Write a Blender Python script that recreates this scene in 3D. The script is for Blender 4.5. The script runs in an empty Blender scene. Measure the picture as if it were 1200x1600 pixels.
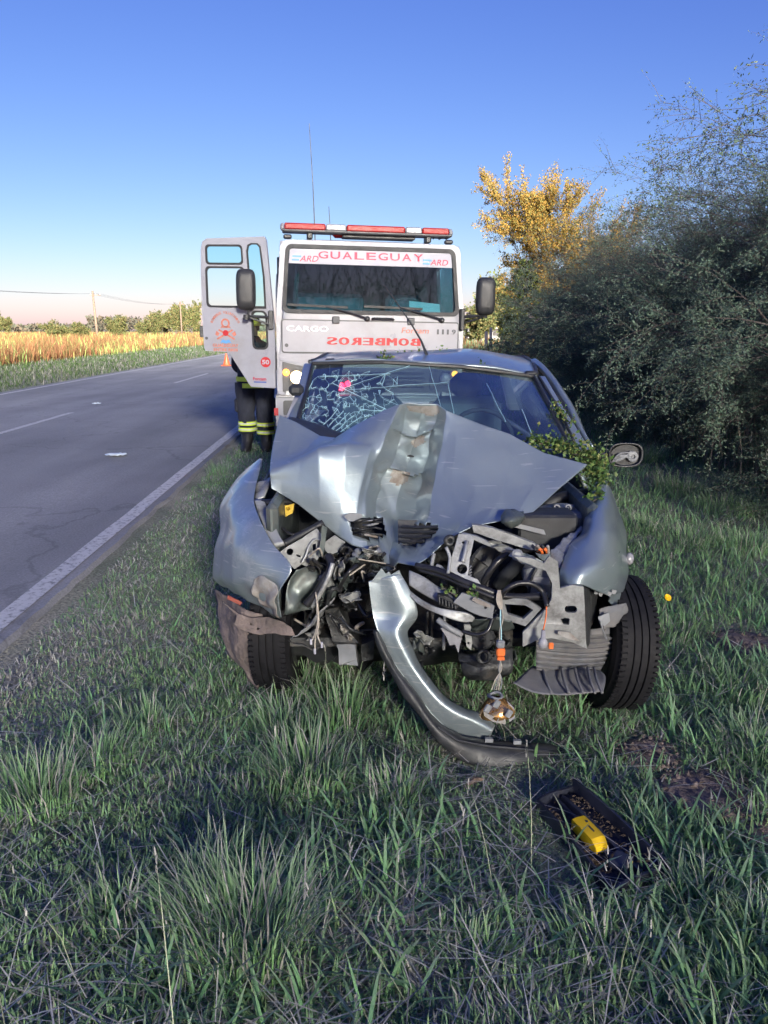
import bpy, bmesh, math, random
import numpy as np
from mathutils import Vector, Matrix, noise
from mathutils.geometry import tessellate_polygon

random.seed(7)
RNG = np.random.default_rng(7)
SC = bpy.context.scene
R = math.radians

# ---------------------------------------------------------------- camera
PITCH = R(13.3)
CAM_Z = 1.6
FOC = 1200.0                      # focal length in photo pixels (1200 x 1600)
cam_d = bpy.data.cameras.new('camera')
cam = bpy.data.objects.new('camera', cam_d)
SC.collection.objects.link(cam)
cam.location = (0, 0, CAM_Z)
cam.rotation_euler = (R(90) - PITCH, 0, 0)
cam_d.sensor_fit = 'VERTICAL'
cam_d.sensor_height = 36
cam_d.lens = 36 * FOC / 1600
cam_d.clip_start = 0.05
cam_d.clip_end = 6000
SC.camera = cam

# ---------------------------------------------------------------- sky, sun, exposure
EXPOSURE = 2.3
SUN_EL, SUN_AZ = R(14.0), R(164)   # azimuth clockwise from +Y: the sun is low, behind the camera to the right
world = bpy.data.worlds.new('World')
SC.world = world
world.use_nodes = True
wn = world.node_tree.nodes
wl = world.node_tree.links
bg = wn['Background']
sky = wn.new('ShaderNodeTexSky')
sky.sky_type = 'NISHITA'
sky.sun_disc = False
sky.sun_elevation = SUN_EL
sky.sun_rotation = SUN_AZ
sky.altitude = 0
sky.air_density = 1.0
sky.dust_density = 0.4
sky.ozone_density = 4.0
# the phone's tone curve: the same per-channel power over the whole sky
sep = wn.new('ShaderNodeSeparateColor')
cmb = wn.new('ShaderNodeCombineColor')
wl.new(sky.outputs[0], sep.inputs[0])
for ch, (gm, am) in enumerate(((1.35, .116), (1.3, .089), (.8, .245))):
    pw = wn.new('ShaderNodeMath')
    pw.operation = 'POWER'
    pw.inputs[1].default_value = gm
    ml = wn.new('ShaderNodeMath')
    ml.operation = 'MULTIPLY'
    ml.inputs[1].default_value = am / 0.15 / 2 ** EXPOSURE
    wl.new(sep.outputs[ch], pw.inputs[0])
    wl.new(pw.outputs[0], ml.inputs[0])
    wl.new(ml.outputs[0], cmb.inputs[ch])
wl.new(cmb.outputs[0], bg.inputs['Color'])
bg.inputs['Strength'].default_value = 0.15
sun_d = bpy.data.lights.new('sun', 'SUN')
sun = bpy.data.objects.new('sun', sun_d)
SC.collection.objects.link(sun)
sun_dir = Vector((math.sin(SUN_AZ) * math.cos(SUN_EL), math.cos(SUN_AZ) * math.cos(SUN_EL), math.sin(SUN_EL)))
sun.rotation_euler = sun_dir.to_track_quat('Z', 'Y').to_euler()
sun_d.energy = 5.0
sun_d.angle = R(8)
sun_d.color = (1.0, 0.94, 0.84)
SC.view_settings.view_transform = 'Standard'
SC.view_settings.look = 'None'
SC.view_settings.exposure = EXPOSURE
SC.view_settings.gamma = 1
SC.view_settings.use_curve_mapping = False
SC.render.engine = 'CYCLES'
SC.cycles.max_bounces = 6
SC.cycles.diffuse_bounces = 2
SC.cycles.glossy_bounces = 3
SC.cycles.transmission_bounces = 4
SC.cycles.transparent_max_bounces = 12
SC.cycles.caustics_reflective = False
SC.cycles.caustics_refractive = False
SC.cycles.use_denoising = True
SC.cycles.use_adaptive_sampling = True
SC.cycles.adaptive_threshold = 0.02

# ---------------------------------------------------------------- measuring helpers (photo pixel + distance -> point)
CP, SP = math.cos(PITCH), math.sin(PITCH)
def ray(px, py):
    x = (px - 600) / FOC
    y = (800 - py) / FOC
    return Vector((x, CP + y * SP, -SP + y * CP))
def W(px, py, Y):
    d = ray(px, py)
    t = Y / d.y
    return Vector((d.x * t, Y, CAM_Z + d.z * t))
def G(px, py, z=0.0):
    d = ray(px, py)
    t = (z - CAM_Z) / d.z
    return Vector((d.x * t, d.y * t, z))

# ---------------------------------------------------------------- materials
def new_mat(name):
    m = bpy.data.materials.new(name)
    m.use_nodes = True
    nt = m.node_tree
    return m, nt, nt.nodes['Principled BSDF']
def mat(name, col, rough=0.6, metal=0.0, spec=0.5, var=0.25, scale=8.0, bump=0.0, bscale=60.0, coat=0.0,
        dirt=None, dirt_amt=0.4, dirt_scale=4.0, rvar=0.12, emit=None, estr=0.0, dirt_lo=0.5):
    m, nt, b = new_mat(name)
    N, L = nt.nodes, nt.links
    tc = N.new('ShaderNodeTexCoord')
    nz = N.new('ShaderNodeTexNoise')
    nz.inputs['Scale'].default_value = scale
    nz.inputs['Detail'].default_value = 6
    nz.inputs['Roughness'].default_value = 0.62
    L.new(tc.outputs['Object'], nz.inputs['Vector'])
    mr = N.new('ShaderNodeMapRange')
    mr.inputs['From Min'].default_value = 0.3
    mr.inputs['From Max'].default_value = 0.7
    mr.inputs['To Min'].default_value = 1 - var
    mr.inputs['To Max'].default_value = 1 + var
    L.new(nz.outputs['Fac'], mr.inputs['Value'])
    mul = N.new('ShaderNodeVectorMath')
    mul.operation = 'SCALE'
    mul.inputs[0].default_value = col[:3]
    L.new(mr.outputs[0], mul.inputs['Scale'])
    out = mul.outputs[0]
    rr = N.new('ShaderNodeMapRange')
    rr.inputs['From Min'].default_value = 0.3
    rr.inputs['From Max'].default_value = 0.7
    rr.inputs['To Min'].default_value = max(0.02, rough - rvar)
    rr.inputs['To Max'].default_value = min(1.0, rough + rvar)
    L.new(nz.outputs['Fac'], rr.inputs['Value'])
    rout = rr.outputs[0]
    if dirt:
        n2 = N.new('ShaderNodeTexNoise')
        n2.inputs['Scale'].default_value = dirt_scale
        n2.inputs['Detail'].default_value = 9
        n2.inputs['Roughness'].default_value = 0.7
        L.new(tc.outputs['Object'], n2.inputs['Vector'])
        m2 = N.new('ShaderNodeMapRange')
        m2.inputs['From Min'].default_value = dirt_lo
        m2.inputs['From Max'].default_value = dirt_lo + 0.2
        m2.inputs['To Max'].default_value = dirt_amt
        L.new(n2.outputs['Fac'], m2.inputs['Value'])
        mx = N.new('ShaderNodeMix')
        mx.data_type = 'RGBA'
        L.new(m2.outputs[0], mx.inputs['Factor'])
        L.new(out, mx.inputs['A'])
        mx.inputs['B'].default_value = (*dirt[:3], 1)
        out = mx.outputs['Result']
        ra = N.new('ShaderNodeMix')
        L.new(m2.outputs[0], ra.inputs['Factor'])
        L.new(rout, ra.inputs['A'])
        ra.inputs['B'].default_value = 0.9
        rout = ra.outputs['Result']
        if metal > 0:
            me = N.new('ShaderNodeMapRange')
            me.inputs['To Min'].default_value = metal
            me.inputs['To Max'].default_value = 0.0
            L.new(m2.outputs[0], me.inputs['Value'])
            L.new(me.outputs[0], b.inputs['Metallic'])
    L.new(out, b.inputs['Base Color'])
    L.new(rout, b.inputs['Roughness'])
    if not (dirt and metal > 0):
        b.inputs['Metallic'].default_value = metal
    b.inputs['Specular IOR Level'].default_value = spec
    if coat:
        b.inputs['Coat Weight'].default_value = coat
        b.inputs['Coat Roughness'].default_value = 0.12
    if bump:
        n3 = N.new('ShaderNodeTexNoise')
        n3.inputs['Scale'].default_value = bscale
        n3.inputs['Detail'].default_value = 4
        L.new(tc.outputs['Object'], n3.inputs['Vector'])
        bp = N.new('ShaderNodeBump')
        bp.inputs['Strength'].default_value = min(1, bump)
        bp.inputs['Distance'].default_value = 0.02
        L.new(n3.outputs['Fac'], bp.inputs['Height'])
        L.new(bp.outputs[0], b.inputs['Normal'])
    if emit:
        b.inputs['Emission Color'].default_value = (*emit, 1)
        b.inputs['Emission Strength'].default_value = estr
    return m
def leaf_mat(name, rough=0.6, trans=0.25, spec=0.25):
    m, nt, b = new_mat(name)
    N, L = nt.nodes, nt.links
    at = N.new('ShaderNodeAttribute')
    at.attribute_name = 'Col'
    L.new(at.outputs['Color'], b.inputs['Base Color'])
    b.inputs['Roughness'].default_value = rough
    b.inputs['Specular IOR Level'].default_value = spec
    if trans:
        tr = N.new('ShaderNodeBsdfTranslucent')
        L.new(at.outputs['Color'], tr.inputs['Color'])
        mx = N.new('ShaderNodeMixShader')
        mx.inputs[0].default_value = trans
        L.new(b.outputs[0], mx.inputs[1])
        L.new(tr.outputs[0], mx.inputs[2])
        L.new(mx.outputs[0], N['Material Output'].inputs['Surface'])
    return m
def glass_mat(name, tint, refl=1.0, rough=0.02, dust=0.0, dust_col=(0.4, 0.45, 0.5)):
    m, nt, b = new_mat(name)
    N, L = nt.nodes, nt.links
    tr = N.new('ShaderNodeBsdfTransparent')
    tr.inputs['Color'].default_value = (*tint, 1)
    gl = N.new('ShaderNodeBsdfGlossy')
    gl.inputs['Roughness'].default_value = rough
    fr = N.new('ShaderNodeFresnel')
    ge = N.new('ShaderNodeNewGeometry')            # thin pane: the same reflectance from either side
    io = N.new('ShaderNodeMapRange')
    io.inputs['To Min'].default_value = 1.5
    io.inputs['To Max'].default_value = 1 / 1.5
    L.new(ge.outputs['Backfacing'], io.inputs['Value'])
    L.new(io.outputs[0], fr.inputs['IOR'])
    mu = N.new('ShaderNodeMath')
    mu.operation = 'MULTIPLY'
    mu.inputs[1].default_value = refl
    mu.use_clamp = True
    L.new(fr.outputs[0], mu.inputs[0])
    mx = N.new('ShaderNodeMixShader')
    L.new(mu.outputs[0], mx.inputs[0])
    L.new(tr.outputs[0], mx.inputs[1])
    L.new(gl.outputs[0], mx.inputs[2])
    last = mx
    if dust:
        df = N.new('ShaderNodeBsdfDiffuse')
        df.inputs['Color'].default_value = (*dust_col, 1)
        tc = N.new('ShaderNodeTexCoord')
        nz = N.new('ShaderNodeTexNoise')
        nz.inputs['Scale'].default_value = 7
        nz.inputs['Detail'].default_value = 8
        L.new(tc.outputs['Object'], nz.inputs['Vector'])
        mr = N.new('ShaderNodeMapRange')
        mr.inputs['From Min'].default_value = 0.35
        mr.inputs['From Max'].default_value = 0.75
        mr.inputs['To Min'].default_value = dust * 0.35
        mr.inputs['To Max'].default_value = dust
        L.new(nz.outputs['Fac'], mr.inputs['Value'])
        m2 = N.new('ShaderNodeMixShader')
        L.new(mr.outputs[0], m2.inputs[0])
        L.new(mx.outputs[0], m2.inputs[1])
        L.new(df.outputs[0], m2.inputs[2])
        last = m2
    L.new(last.outputs[0], N['Material Output'].inputs['Surface'])
    N.remove(b)
    return m

# ---------------------------------------------------------------- mesh builder
class MB:
    def __init__(s):
        s.v = []
        s.f = []
        s.m = None
    def add(s, vs, fs):
        o = len(s.v)
        s.v.extend([tuple(p) for p in vs])
        s.f.extend([tuple(i + o for i in f) for f in fs])
        return s
    def box(s, c, size, rot=None, bev=0.0):
        hx, hy, hz = size[0] / 2, size[1] / 2, size[2] / 2
        b = min(bev, hx * .9, hy * .9, hz * .9)
        Mx = rot if rot is not None else Matrix.Identity(3)
        c = Vector(c)
        if b <= 0:
            vs = [Vector((x * hx, y * hy, z * hz)) for x in (-1, 1) for y in (-1, 1) for z in (-1, 1)]
            fs = [(0, 1, 3, 2), (4, 6, 7, 5), (0, 4, 5, 1), (2, 3, 7, 6), (0, 2, 6, 4), (1, 5, 7, 3)]
        else:
            vs, idx = [], {}
            for sx in (-1, 1):
                for sy in (-1, 1):
                    for sz in (-1, 1):
                        for ax in range(3):
                            h = [hx - b, hy - b, hz - b]
                            h[ax] += b
                            idx[(sx, sy, sz, ax)] = len(vs)
                            vs.append(Vector((sx * h[0], sy * h[1], sz * h[2])))
            fs = []
            for ax in range(3):
                o1, o2 = [a for a in range(3) if a != ax]
                for sg in (-1, 1):
                    q = []
                    for a, bb in ((-1, -1), (1, -1), (1, 1), (-1, 1)):
                        k = [0, 0, 0]
                        k[ax], k[o1], k[o2] = sg, a, bb
                        q.append(idx[(*k, ax)])
                    fs.append(q)
            for ax in range(3):
                o1, o2 = [a for a in range(3) if a != ax]
                for a in (-1, 1):
                    for bb in (-1, 1):
                        k0, k1 = [0, 0, 0], [0, 0, 0]
                        k0[ax], k0[o1], k0[o2] = -1, a, bb
                        k1[ax], k1[o1], k1[o2] = 1, a, bb
                        fs.append((idx[(*k0, o1)], idx[(*k1, o1)], idx[(*k1, o2)], idx[(*k0, o2)]))
            for sx in (-1, 1):
                for sy in (-1, 1):
                    for sz in (-1, 1):
                        fs.append(tuple(idx[(sx, sy, sz, a)] for a in range(3)))
        return s.add([c + Mx @ p for p in vs], fs)
    def tube(s, pts, rad, n=8, cap=True):
        pts = [Vector(p) for p in pts]
        if not hasattr(rad, '__len__'):
            rad = [rad] * len(pts)
        rings, up = [], None
        for i, p in enumerate(pts):
            a = pts[max(0, i - 1)]
            b = pts[min(len(pts) - 1, i + 1)]
            t = (b - a)
            if t.length < 1e-9:
                t = Vector((0, 0, 1))
            t.normalize()
            if up is None:
                up = Vector((0, 0, 1)) if abs(t.z) < 0.9 else Vector((1, 0, 0))
            e1 = t.cross(up)
            if e1.length < 1e-6:
                e1 = t.orthogonal()
            e1.normalize()
            e2 = e1.cross(t).normalized()
            up = e2
            rings.append([p + (e1 * math.cos(k * 2 * math.pi / n) + e2 * math.sin(k * 2 * math.pi / n)) * rad[i] for k in range(n)])
        vs = [q for r in rings for q in r]
        fs = []
        for i in range(len(pts) - 1):
            for k in range(n):
                k2 = (k + 1) % n
                fs.append((i * n + k, i * n + k2, (i + 1) * n + k2, (i + 1) * n + k))
        if cap:
            fs.append(tuple(range(n - 1, -1, -1)))
            fs.append(tuple((len(pts) - 1) * n + k for k in range(n)))
        return s.add(vs, fs)
    def lathe(s, c, axis, prof, n=24, cap=True):
        """prof: list of (distance along axis, radius)"""
        c, axis = Vector(c), Vector(axis).normalized()
        e1 = axis.orthogonal().normalized()
        e2 = axis.cross(e1)
        vs, fs = [], []
        for (h, r) in prof:
            for k in range(n):
                a = k * 2 * math.pi / n
                vs.append(c + axis * h + (e1 * math.cos(a) + e2 * math.sin(a)) * r)
        for i in range(len(prof) - 1):
            for k in range(n):
                k2 = (k + 1) % n
                fs.append((i * n + k, i * n + k2, (i + 1) * n + k2, (i + 1) * n + k))
        if cap:
            if prof[0][1] > 1e-5:
                fs.append(tuple(range(n - 1, -1, -1)))
            if prof[-1][1] > 1e-5:
                fs.append(tuple((len(prof) - 1) * n + k for k in range(n)))
        return s.add(vs, fs)
    def grid(s, rows):
        nr, nc = len(rows), len(rows[0])
        fs = [(i * nc + j, i * nc + j + 1, (i + 1) * nc + j + 1, (i + 1) * nc + j) for i in range(nr - 1) for j in range(nc - 1)]
        return s.add([p for r in rows for p in r], fs)
    def loft(s, rings, cap=True):
        n = len(rings[0])
        fs = []
        for i in range(len(rings) - 1):
            for k in range(n):
                k2 = (k + 1) % n
                fs.append((i * n + k, i * n + k2, (i + 1) * n + k2, (i + 1) * n + k))
        if cap:
            fs.append(tuple(range(n - 1, -1, -1)))
            fs.append(tuple((len(rings) - 1) * n + k for k in range(n)))
        return s.add([p for r in rings for p in r], fs)
    def prism(s, outline, thick, holes=(), to3=None, off=Vector((0, 1, 0))):
        """outline/holes: 2-D lists; to3 maps (a, b) to a 3-D point; extruded by off * thick"""
        to3 = to3 or (lambda a, b: Vector((a, 0, b)))
        loops = [list(outline)] + [list(h) for h in holes]
        tess = tessellate_polygon([[Vector((a, b, 0)) for a, b in lp] for lp in loops])
        flat = [p for lp in loops for p in lp]
        front = [to3(a, b) for a, b in flat]
        o = Vector(off) * thick
        n = len(flat)
        fs = [tuple(t) for t in tess] + [tuple(i + n for i in reversed(t)) for t in tess]
        st = 0
        for lp in loops:
            m = len(lp)
            for i in range(m):
                j = (i + 1) % m
                fs.append((st + i, st + j, st + j + n, st + i + n))
            st += m
        return s.add(front + [p + o for p in front], fs)

def crm(p, n):
    """Catmull-Rom through points p, n steps per span"""
    p = [Vector(q) for q in p]
    out = []
    for i in range(len(p) - 1):
        p0, p1, p2 = p[max(0, i - 1)], p[i], p[i + 1]
        p3 = p[min(len(p) - 1, i + 2)]
        for k in range(n):
            t = k / n
            out.append(0.5 * ((2 * p1) + (p2 - p0) * t + (2 * p0 - 5 * p1 + 4 * p2 - p3) * t * t + (3 * p1 - p0 - 3 * p2 + p3) * t ** 3))
    out.append(p[-1])
    return out
def rrect(x0, z0, x1, z1, r, n=4):
    pts = []
    for cx, cz, a0 in ((x1 - r, z1 - r, 0), (x0 + r, z1 - r, 90), (x0 + r, z0 + r, 180), (x1 - r, z0 + r, 270)):
        for k in range(n + 1):
            a = R(a0 + 90 * k / n)
            pts.append((cx + r * math.cos(a), cz + r * math.sin(a)))
    return pts
def disc(cx, cz, r, n=14, sx=1.0):
    return [(cx + sx * r * math.cos(k * 2 * math.pi / n), cz + r * math.sin(k * 2 * math.pi / n)) for k in range(n)]

COL = SC.collection.objects
ROOT = {}                                     # inverse matrix of the root each child belongs to
def thing(name, label, cat, loc=(0, 0, 0), rot=(0, 0, 0), group=None):
    o = bpy.data.objects.new(name, None)
    COL.link(o)
    o.empty_display_size = 0.2
    o.location = loc
    o.rotation_euler = rot
    tag(o, label, cat, group)
    mw = Matrix.LocRotScale(Vector(loc), o.rotation_euler.to_quaternion(), Vector((1, 1, 1)))
    ROOT[o.name] = mw.inverted()
    return o
def tag(o, label=None, cat=None, group=None, kind=None):
    if label: o['label'] = label
    if cat: o['category'] = cat
    if group: o['group'] = group
    if kind: o['kind'] = kind
    return o
def build(name, mb, m, parent=None, world=True, smooth=False, auto=None, solid=0.0, label=None, kind=None, sub=0):
    """links mb as ONE mesh object; world=True: the points are world points and are brought into the root's frame"""
    me = bpy.data.meshes.new(name)
    vs = mb.v
    if parent is not None:
        inv = ROOT.get(parent.name)
        if world and inv is not None:
            vs = [tuple(inv @ Vector(p)) for p in vs]
    me.from_pydata(vs, [], mb.f)
    bm = bmesh.new()
    bm.from_mesh(me)
    bmesh.ops.recalc_face_normals(bm, faces=bm.faces[:])
    bm.to_mesh(me)
    bm.free()
    o = bpy.data.objects.new(name, me)
    COL.link(o)
    if parent is not None:
        o.parent = parent
        if parent.name in ROOT:
            ROOT[o.name] = ROOT[parent.name]
    if m is not None:
        me.materials.append(m)
    if smooth or auto is not None:
        me.polygons.foreach_set('use_smooth', [True] * len(me.polygons))
        if auto is not None:
            me.set_sharp_from_angle(angle=R(auto))
    if sub:
        md = o.modifiers.new('sub', 'SUBSURF')
        md.levels = md.render_levels = sub
    if solid:
        md = o.modifiers.new('thick', 'SOLIDIFY')
        md.thickness = solid
        md.offset = 0
    if label: o['label'] = label
    if kind: o['kind'] = kind
    return o
def copy_tree(o, parent=None):
    c = o.copy()
    COL.link(c)
    c.parent = parent
    for ch in list(o.children):
        copy_tree(ch, c)
    return c
def np_mesh(name, V, F3, m, cols=None, smooth=False):
    """big triangle mesh straight from numpy arrays, optional per-vertex colour attribute Col"""
    me = bpy.data.meshes.new(name)
    nv, nf = len(V), len(F3)
    me.vertices.add(nv)
    me.vertices.foreach_set('co', np.asarray(V, dtype=np.float32).ravel())
    me.loops.add(nf * 3)
    me.loops.foreach_set('vertex_index', np.asarray(F3, dtype=np.int32).ravel())
    me.polygons.add(nf)
    me.polygons.foreach_set('loop_start', np.arange(0, nf * 3, 3, dtype=np.int32))
    me.polygons.foreach_set('loop_total', np.full(nf, 3, dtype=np.int32))
    if smooth:
        me.polygons.foreach_set('use_smooth', np.ones(nf, dtype=bool))
    me.update(calc_edges=True)
    if cols is not None:
        a = me.color_attributes.new('Col', 'FLOAT_COLOR', 'POINT')
        c4 = np.ones((nv, 4), dtype=np.float32)
        c4[:, :3] = cols
        a.data.foreach_set('color', c4.ravel())
    if m is not None:
        me.materials.append(m)
    return me
def link_mesh(name, me, parent=None):
    o = bpy.data.objects.new(name, me)
    COL.link(o)
    o.parent = parent
    return o
# ================================================================ ground and road
ROAD_DIR = -0.034                              # the road drifts a little to the left with distance
def RX(off, y): return off + ROAD_DIR * y      # x of a line along the road
def ground_mat():
    m, nt, b = new_mat('soil_and_thatch')
    N, L = nt.nodes, nt.links
    tc = N.new('ShaderNodeTexCoord')
    n1 = N.new('ShaderNodeTexNoise'); n1.inputs['Scale'].default_value = 0.9; n1.inputs['Detail'].default_value = 8
    n2 = N.new('ShaderNodeTexNoise'); n2.inputs['Scale'].default_value = 55; n2.inputs['Detail'].default_value = 6
    L.new(tc.outputs['Object'], n1.inputs['Vector']); L.new(tc.outputs['Object'], n2.inputs['Vector'])
    r1 = N.new('ShaderNodeValToRGB')
    r1.color_ramp.elements[0].position = 0.35; r1.color_ramp.elements[0].color = (0.16, 0.19, 0.12, 1)
    r1.color_ramp.elements[1].position = 0.65; r1.color_ramp.elements[1].color = (0.36, 0.34, 0.26, 1)
    L.new(n1.outputs['Fac'], r1.inputs['Fac'])
    r2 = N.new('ShaderNodeValToRGB')
    r2.color_ramp.elements[0].position = 0.3; r2.color_ramp.elements[0].color = (0.4, 0.4, 0.4, 1)
    r2.color_ramp.elements[1].position = 0.7; r2.color_ramp.elements[1].color = (1.3, 1.3, 1.3, 1)
    L.new(n2.outputs['Fac'], r2.inputs['Fac'])
    mx = N.new('ShaderNodeMix'); mx.data_type = 'RGBA'; mx.blend_type = 'MULTIPLY'; mx.inputs['Factor'].default_value = 1
    L.new(r1.outputs[0], mx.inputs['A']); L.new(r2.outputs[0], mx.inputs['B'])
    L.new(mx.outputs['Result'], b.inputs['Base Color'])
    b.inputs['Roughness'].default_value = 0.95
    bp = N.new('ShaderNodeBump'); bp.inputs['Strength'].default_value = 0.8; bp.inputs['Distance'].default_value = 0.03
    L.new(n2.outputs['Fac'], bp.inputs['Height']); L.new(bp.outputs[0], b.inputs['Normal'])
    return m
M_SOIL = ground_mat()
mb = MB()
xs = [-3000, -800, -200, -60, -30, -17, -9, -2, 0, 2, 4, 8, 20, 60, 200, 800, 3000]
ys = [-200, -40, -10, 0, 3, 6, 10, 20, 40, 80, 200, 800, 2500, 5000]
mb.grid([[(x, y, 0) for x in xs] for y in ys])
tag(build('ground', mb, M_SOIL), kind='structure')

def asphalt_mat():
    m, nt, b = new_mat('worn_asphalt')
    N, L = nt.nodes, nt.links
    tc = N.new('ShaderNodeTexCoord')
    mp = N.new('ShaderNodeMapping'); mp.inputs['Scale'].default_value = (1.1, 0.10, 1)
    mp.inputs['Rotation'].default_value = (0, 0, R(-2))
    L.new(tc.outputs['Object'], mp.inputs['Vector'])
    n1 = N.new('ShaderNodeTexNoise'); n1.inputs['Scale'].default_value = 1.0; n1.inputs['Detail'].default_value = 7
    L.new(mp.outputs[0], n1.inputs['Vector'])
    n2 = N.new('ShaderNodeTexNoise'); n2.inputs['Scale'].default_value = 60; n2.inputs['Detail'].default_value = 5; n2.inputs['Roughness'].default_value = .8
    n3 = N.new('ShaderNodeTexNoise'); n3.inputs['Scale'].default_value = 0.5; n3.inputs['Detail'].default_value = 8
    L.new(tc.outputs['Object'], n2.inputs['Vector']); L.new(tc.outputs['Object'], n3.inputs['Vector'])
    ad = N.new('ShaderNodeMath'); ad.operation = 'MULTIPLY_ADD'; ad.inputs[1].default_value = 0.6
    L.new(n3.outputs['Fac'], ad.inputs[0]); L.new(n1.outputs['Fac'], ad.inputs[2])
    r1 = N.new('ShaderNodeValToRGB')
    r1.color_ramp.elements[0].position = 0.62; r1.color_ramp.elements[0].color = (0.185, 0.185, 0.185, 1)
    r1.color_ramp.elements[1].position = 1.0; r1.color_ramp.elements[1].color = (0.29, 0.288, 0.285, 1)
    L.new(ad.outputs[0], r1.inputs['Fac'])
    mr = N.new('ShaderNodeMapRange'); mr.inputs['From Min'].default_value = .3; mr.inputs['From Max'].default_value = .7
    mr.inputs['To Min'].default_value = .65; mr.inputs['To Max'].default_value = 1.35
    L.new(n2.outputs['Fac'], mr.inputs['Value'])
    sc = N.new('ShaderNodeVectorMath'); sc.operation = 'SCALE'
    L.new(r1.outputs[0], sc.inputs[0]); L.new(mr.outputs[0], sc.inputs['Scale'])
    # fine wandering cracks
    nw = N.new('ShaderNodeTexNoise'); nw.inputs['Scale'].default_value = 1.4; nw.inputs['Detail'].default_value = 6
    L.new(tc.outputs['Object'], nw.inputs['Vector'])
    wv = N.new('ShaderNodeVectorMath'); wv.operation = 'MULTIPLY_ADD'; wv.inputs[1].default_value = (1.3, 1.3, 0)
    L.new(nw.outputs['Color'], wv.inputs[0]); L.new(tc.outputs['Object'], wv.inputs[2])
    vo = N.new('ShaderNodeTexVoronoi'); vo.feature = 'DISTANCE_TO_EDGE'; vo.inputs['Scale'].default_value = .34
    L.new(wv.outputs[0], vo.inputs['Vector'])
    cr = N.new('ShaderNodeMapRange'); cr.inputs['From Min'].default_value = .002; cr.inputs['From Max'].default_value = .009; cr.inputs['To Min'].default_value = .78; cr.inputs['To Max'].default_value = 1
    L.new(vo.outputs['Distance'], cr.inputs['Value'])
    s2 = N.new('ShaderNodeVectorMath'); s2.operation = 'SCALE'
    L.new(sc.outputs[0], s2.inputs[0]); L.new(cr.outputs[0], s2.inputs['Scale'])
    L.new(s2.outputs[0], b.inputs['Base Color'])
    b.inputs['Roughness'].default_value = 0.8
    bp = N.new('ShaderNodeBump'); bp.inputs['Strength'].default_value = .5; bp.inputs['Distance'].default_value = .006
    L.new(n2.outputs['Fac'], bp.inputs['Height']); L.new(bp.outputs[0], b.inputs['Normal'])
    return m
M_ASPH = asphalt_mat()
EDGE_N, EDGE_F = -1.98, -8.95                  # near and far painted lines
def strip(name, o0, o1, z, m, y0=-40, y1=700, n=60, jag=0.0):
    mb = MB(); rows = []
    for i in range(n + 1):
        y = y0 + (y1 - y0) * (i / n) ** 2.2
        rows.append([(RX(o0, y), y, z), (RX(o1, y) + random.uniform(-jag, jag), y, z)])
    mb.grid(rows)
    o = build(name, mb, m); tag(o, kind='structure'); return o
# asphalt with an irregular broken edge on the near side
mb = MB(); rows = []
yy = list(np.arange(-20, 30, 0.12)) + list(np.arange(30, 120, 1.5)) + list(np.arange(120, 800, 20))
for y in yy:
    j = 0.045 * noise.noise(Vector((y * 1.7, 3, 0))) + 0.03 * noise.noise(Vector((y * 6, 9, 0)))
    xr = RX(EDGE_N + 0.13, y) + j * .8
    xl = RX(EDGE_F - 0.35, y)
    rows.append([(xl - .1, y, -0.002), (xl, y, 0.03)] + [(xl + (xr - xl) * k / 6, y, 0.03 + 0.03 * math.sin(math.pi * k / 6)) for k in range(1, 6)] + [(xr, y, 0.03), (xr + .025, y, -0.002)])
mb.grid(rows)
tag(build('road', mb, M_ASPH, auto=30), kind='structure')
def road_z(off):
    k = (off - (EDGE_F - 0.35)) / ((EDGE_N + 0.20) - (EDGE_F - 0.35))
    k6 = k * 6; i = min(5, int(k6)); f = k6 - i
    return 0.03 + 0.03 * ((1 - f) * math.sin(math.pi * i / 6) + f * math.sin(math.pi * (i + 1) / 6))
def paint_mat():
    m, nt, b = new_mat('worn_white_paint')
    N, L = nt.nodes, nt.links
    tc = N.new('ShaderNodeTexCoord')
    n1 = N.new('ShaderNodeTexNoise'); n1.inputs['Scale'].default_value = 22; n1.inputs['Detail'].default_value = 9; n1.inputs['Roughness'].default_value = .75
    L.new(tc.outputs['Object'], n1.inputs['Vector'])
    r = N.new('ShaderNodeValToRGB')
    r.color_ramp.elements[0].position = .36; r.color_ramp.elements[0].color = (.12, .12, .12, 1)
    r.color_ramp.elements[1].position = .5; r.color_ramp.elements[1].color = (.55, .54, .52, 1)
    L.new(n1.outputs['Fac'], r.inputs['Fac']); L.new(r.outputs[0], b.inputs['Base Color'])
    b.inputs['Roughness'].default_value = .7
    return m
M_PAINT = paint_mat()
def line(name, off, w, ya, yb, step):
    mb = MB(); rows = []
    n = max(2, int((yb - ya) / step))
    for i in range(n + 1):
        y = ya + (yb - ya) * i / n
        j = 0.012 * noise.noise(Vector((y * 3, off, 0)))
        rows.append([(RX(off - w / 2, y) + j, y, road_z(off - w / 2) + .006), (RX(off + w / 2, y) + j, y, road_z(off + w / 2) + .006)])
    mb.grid(rows)
    tag(build(name, mb, M_PAINT), kind='structure')
line('road_edge_line', EDGE_N, 0.125, -20, 60, 0.5)
line('road_edge_line', EDGE_N, 0.125, 60.01, 600, 20)
line('road_edge_line', EDGE_F, 0.13, -20, 60, 0.5)
line('road_edge_line', EDGE_F, 0.13, 60.01, 600, 20)
for y0 in (-4.2, 9.6, 23.4, 37.2, 51, 64.8, 78.6, 92.4):
    line('road_centre_dash', -5.5, 0.11, y0, y0 + 5.2, 0.5)

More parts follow.
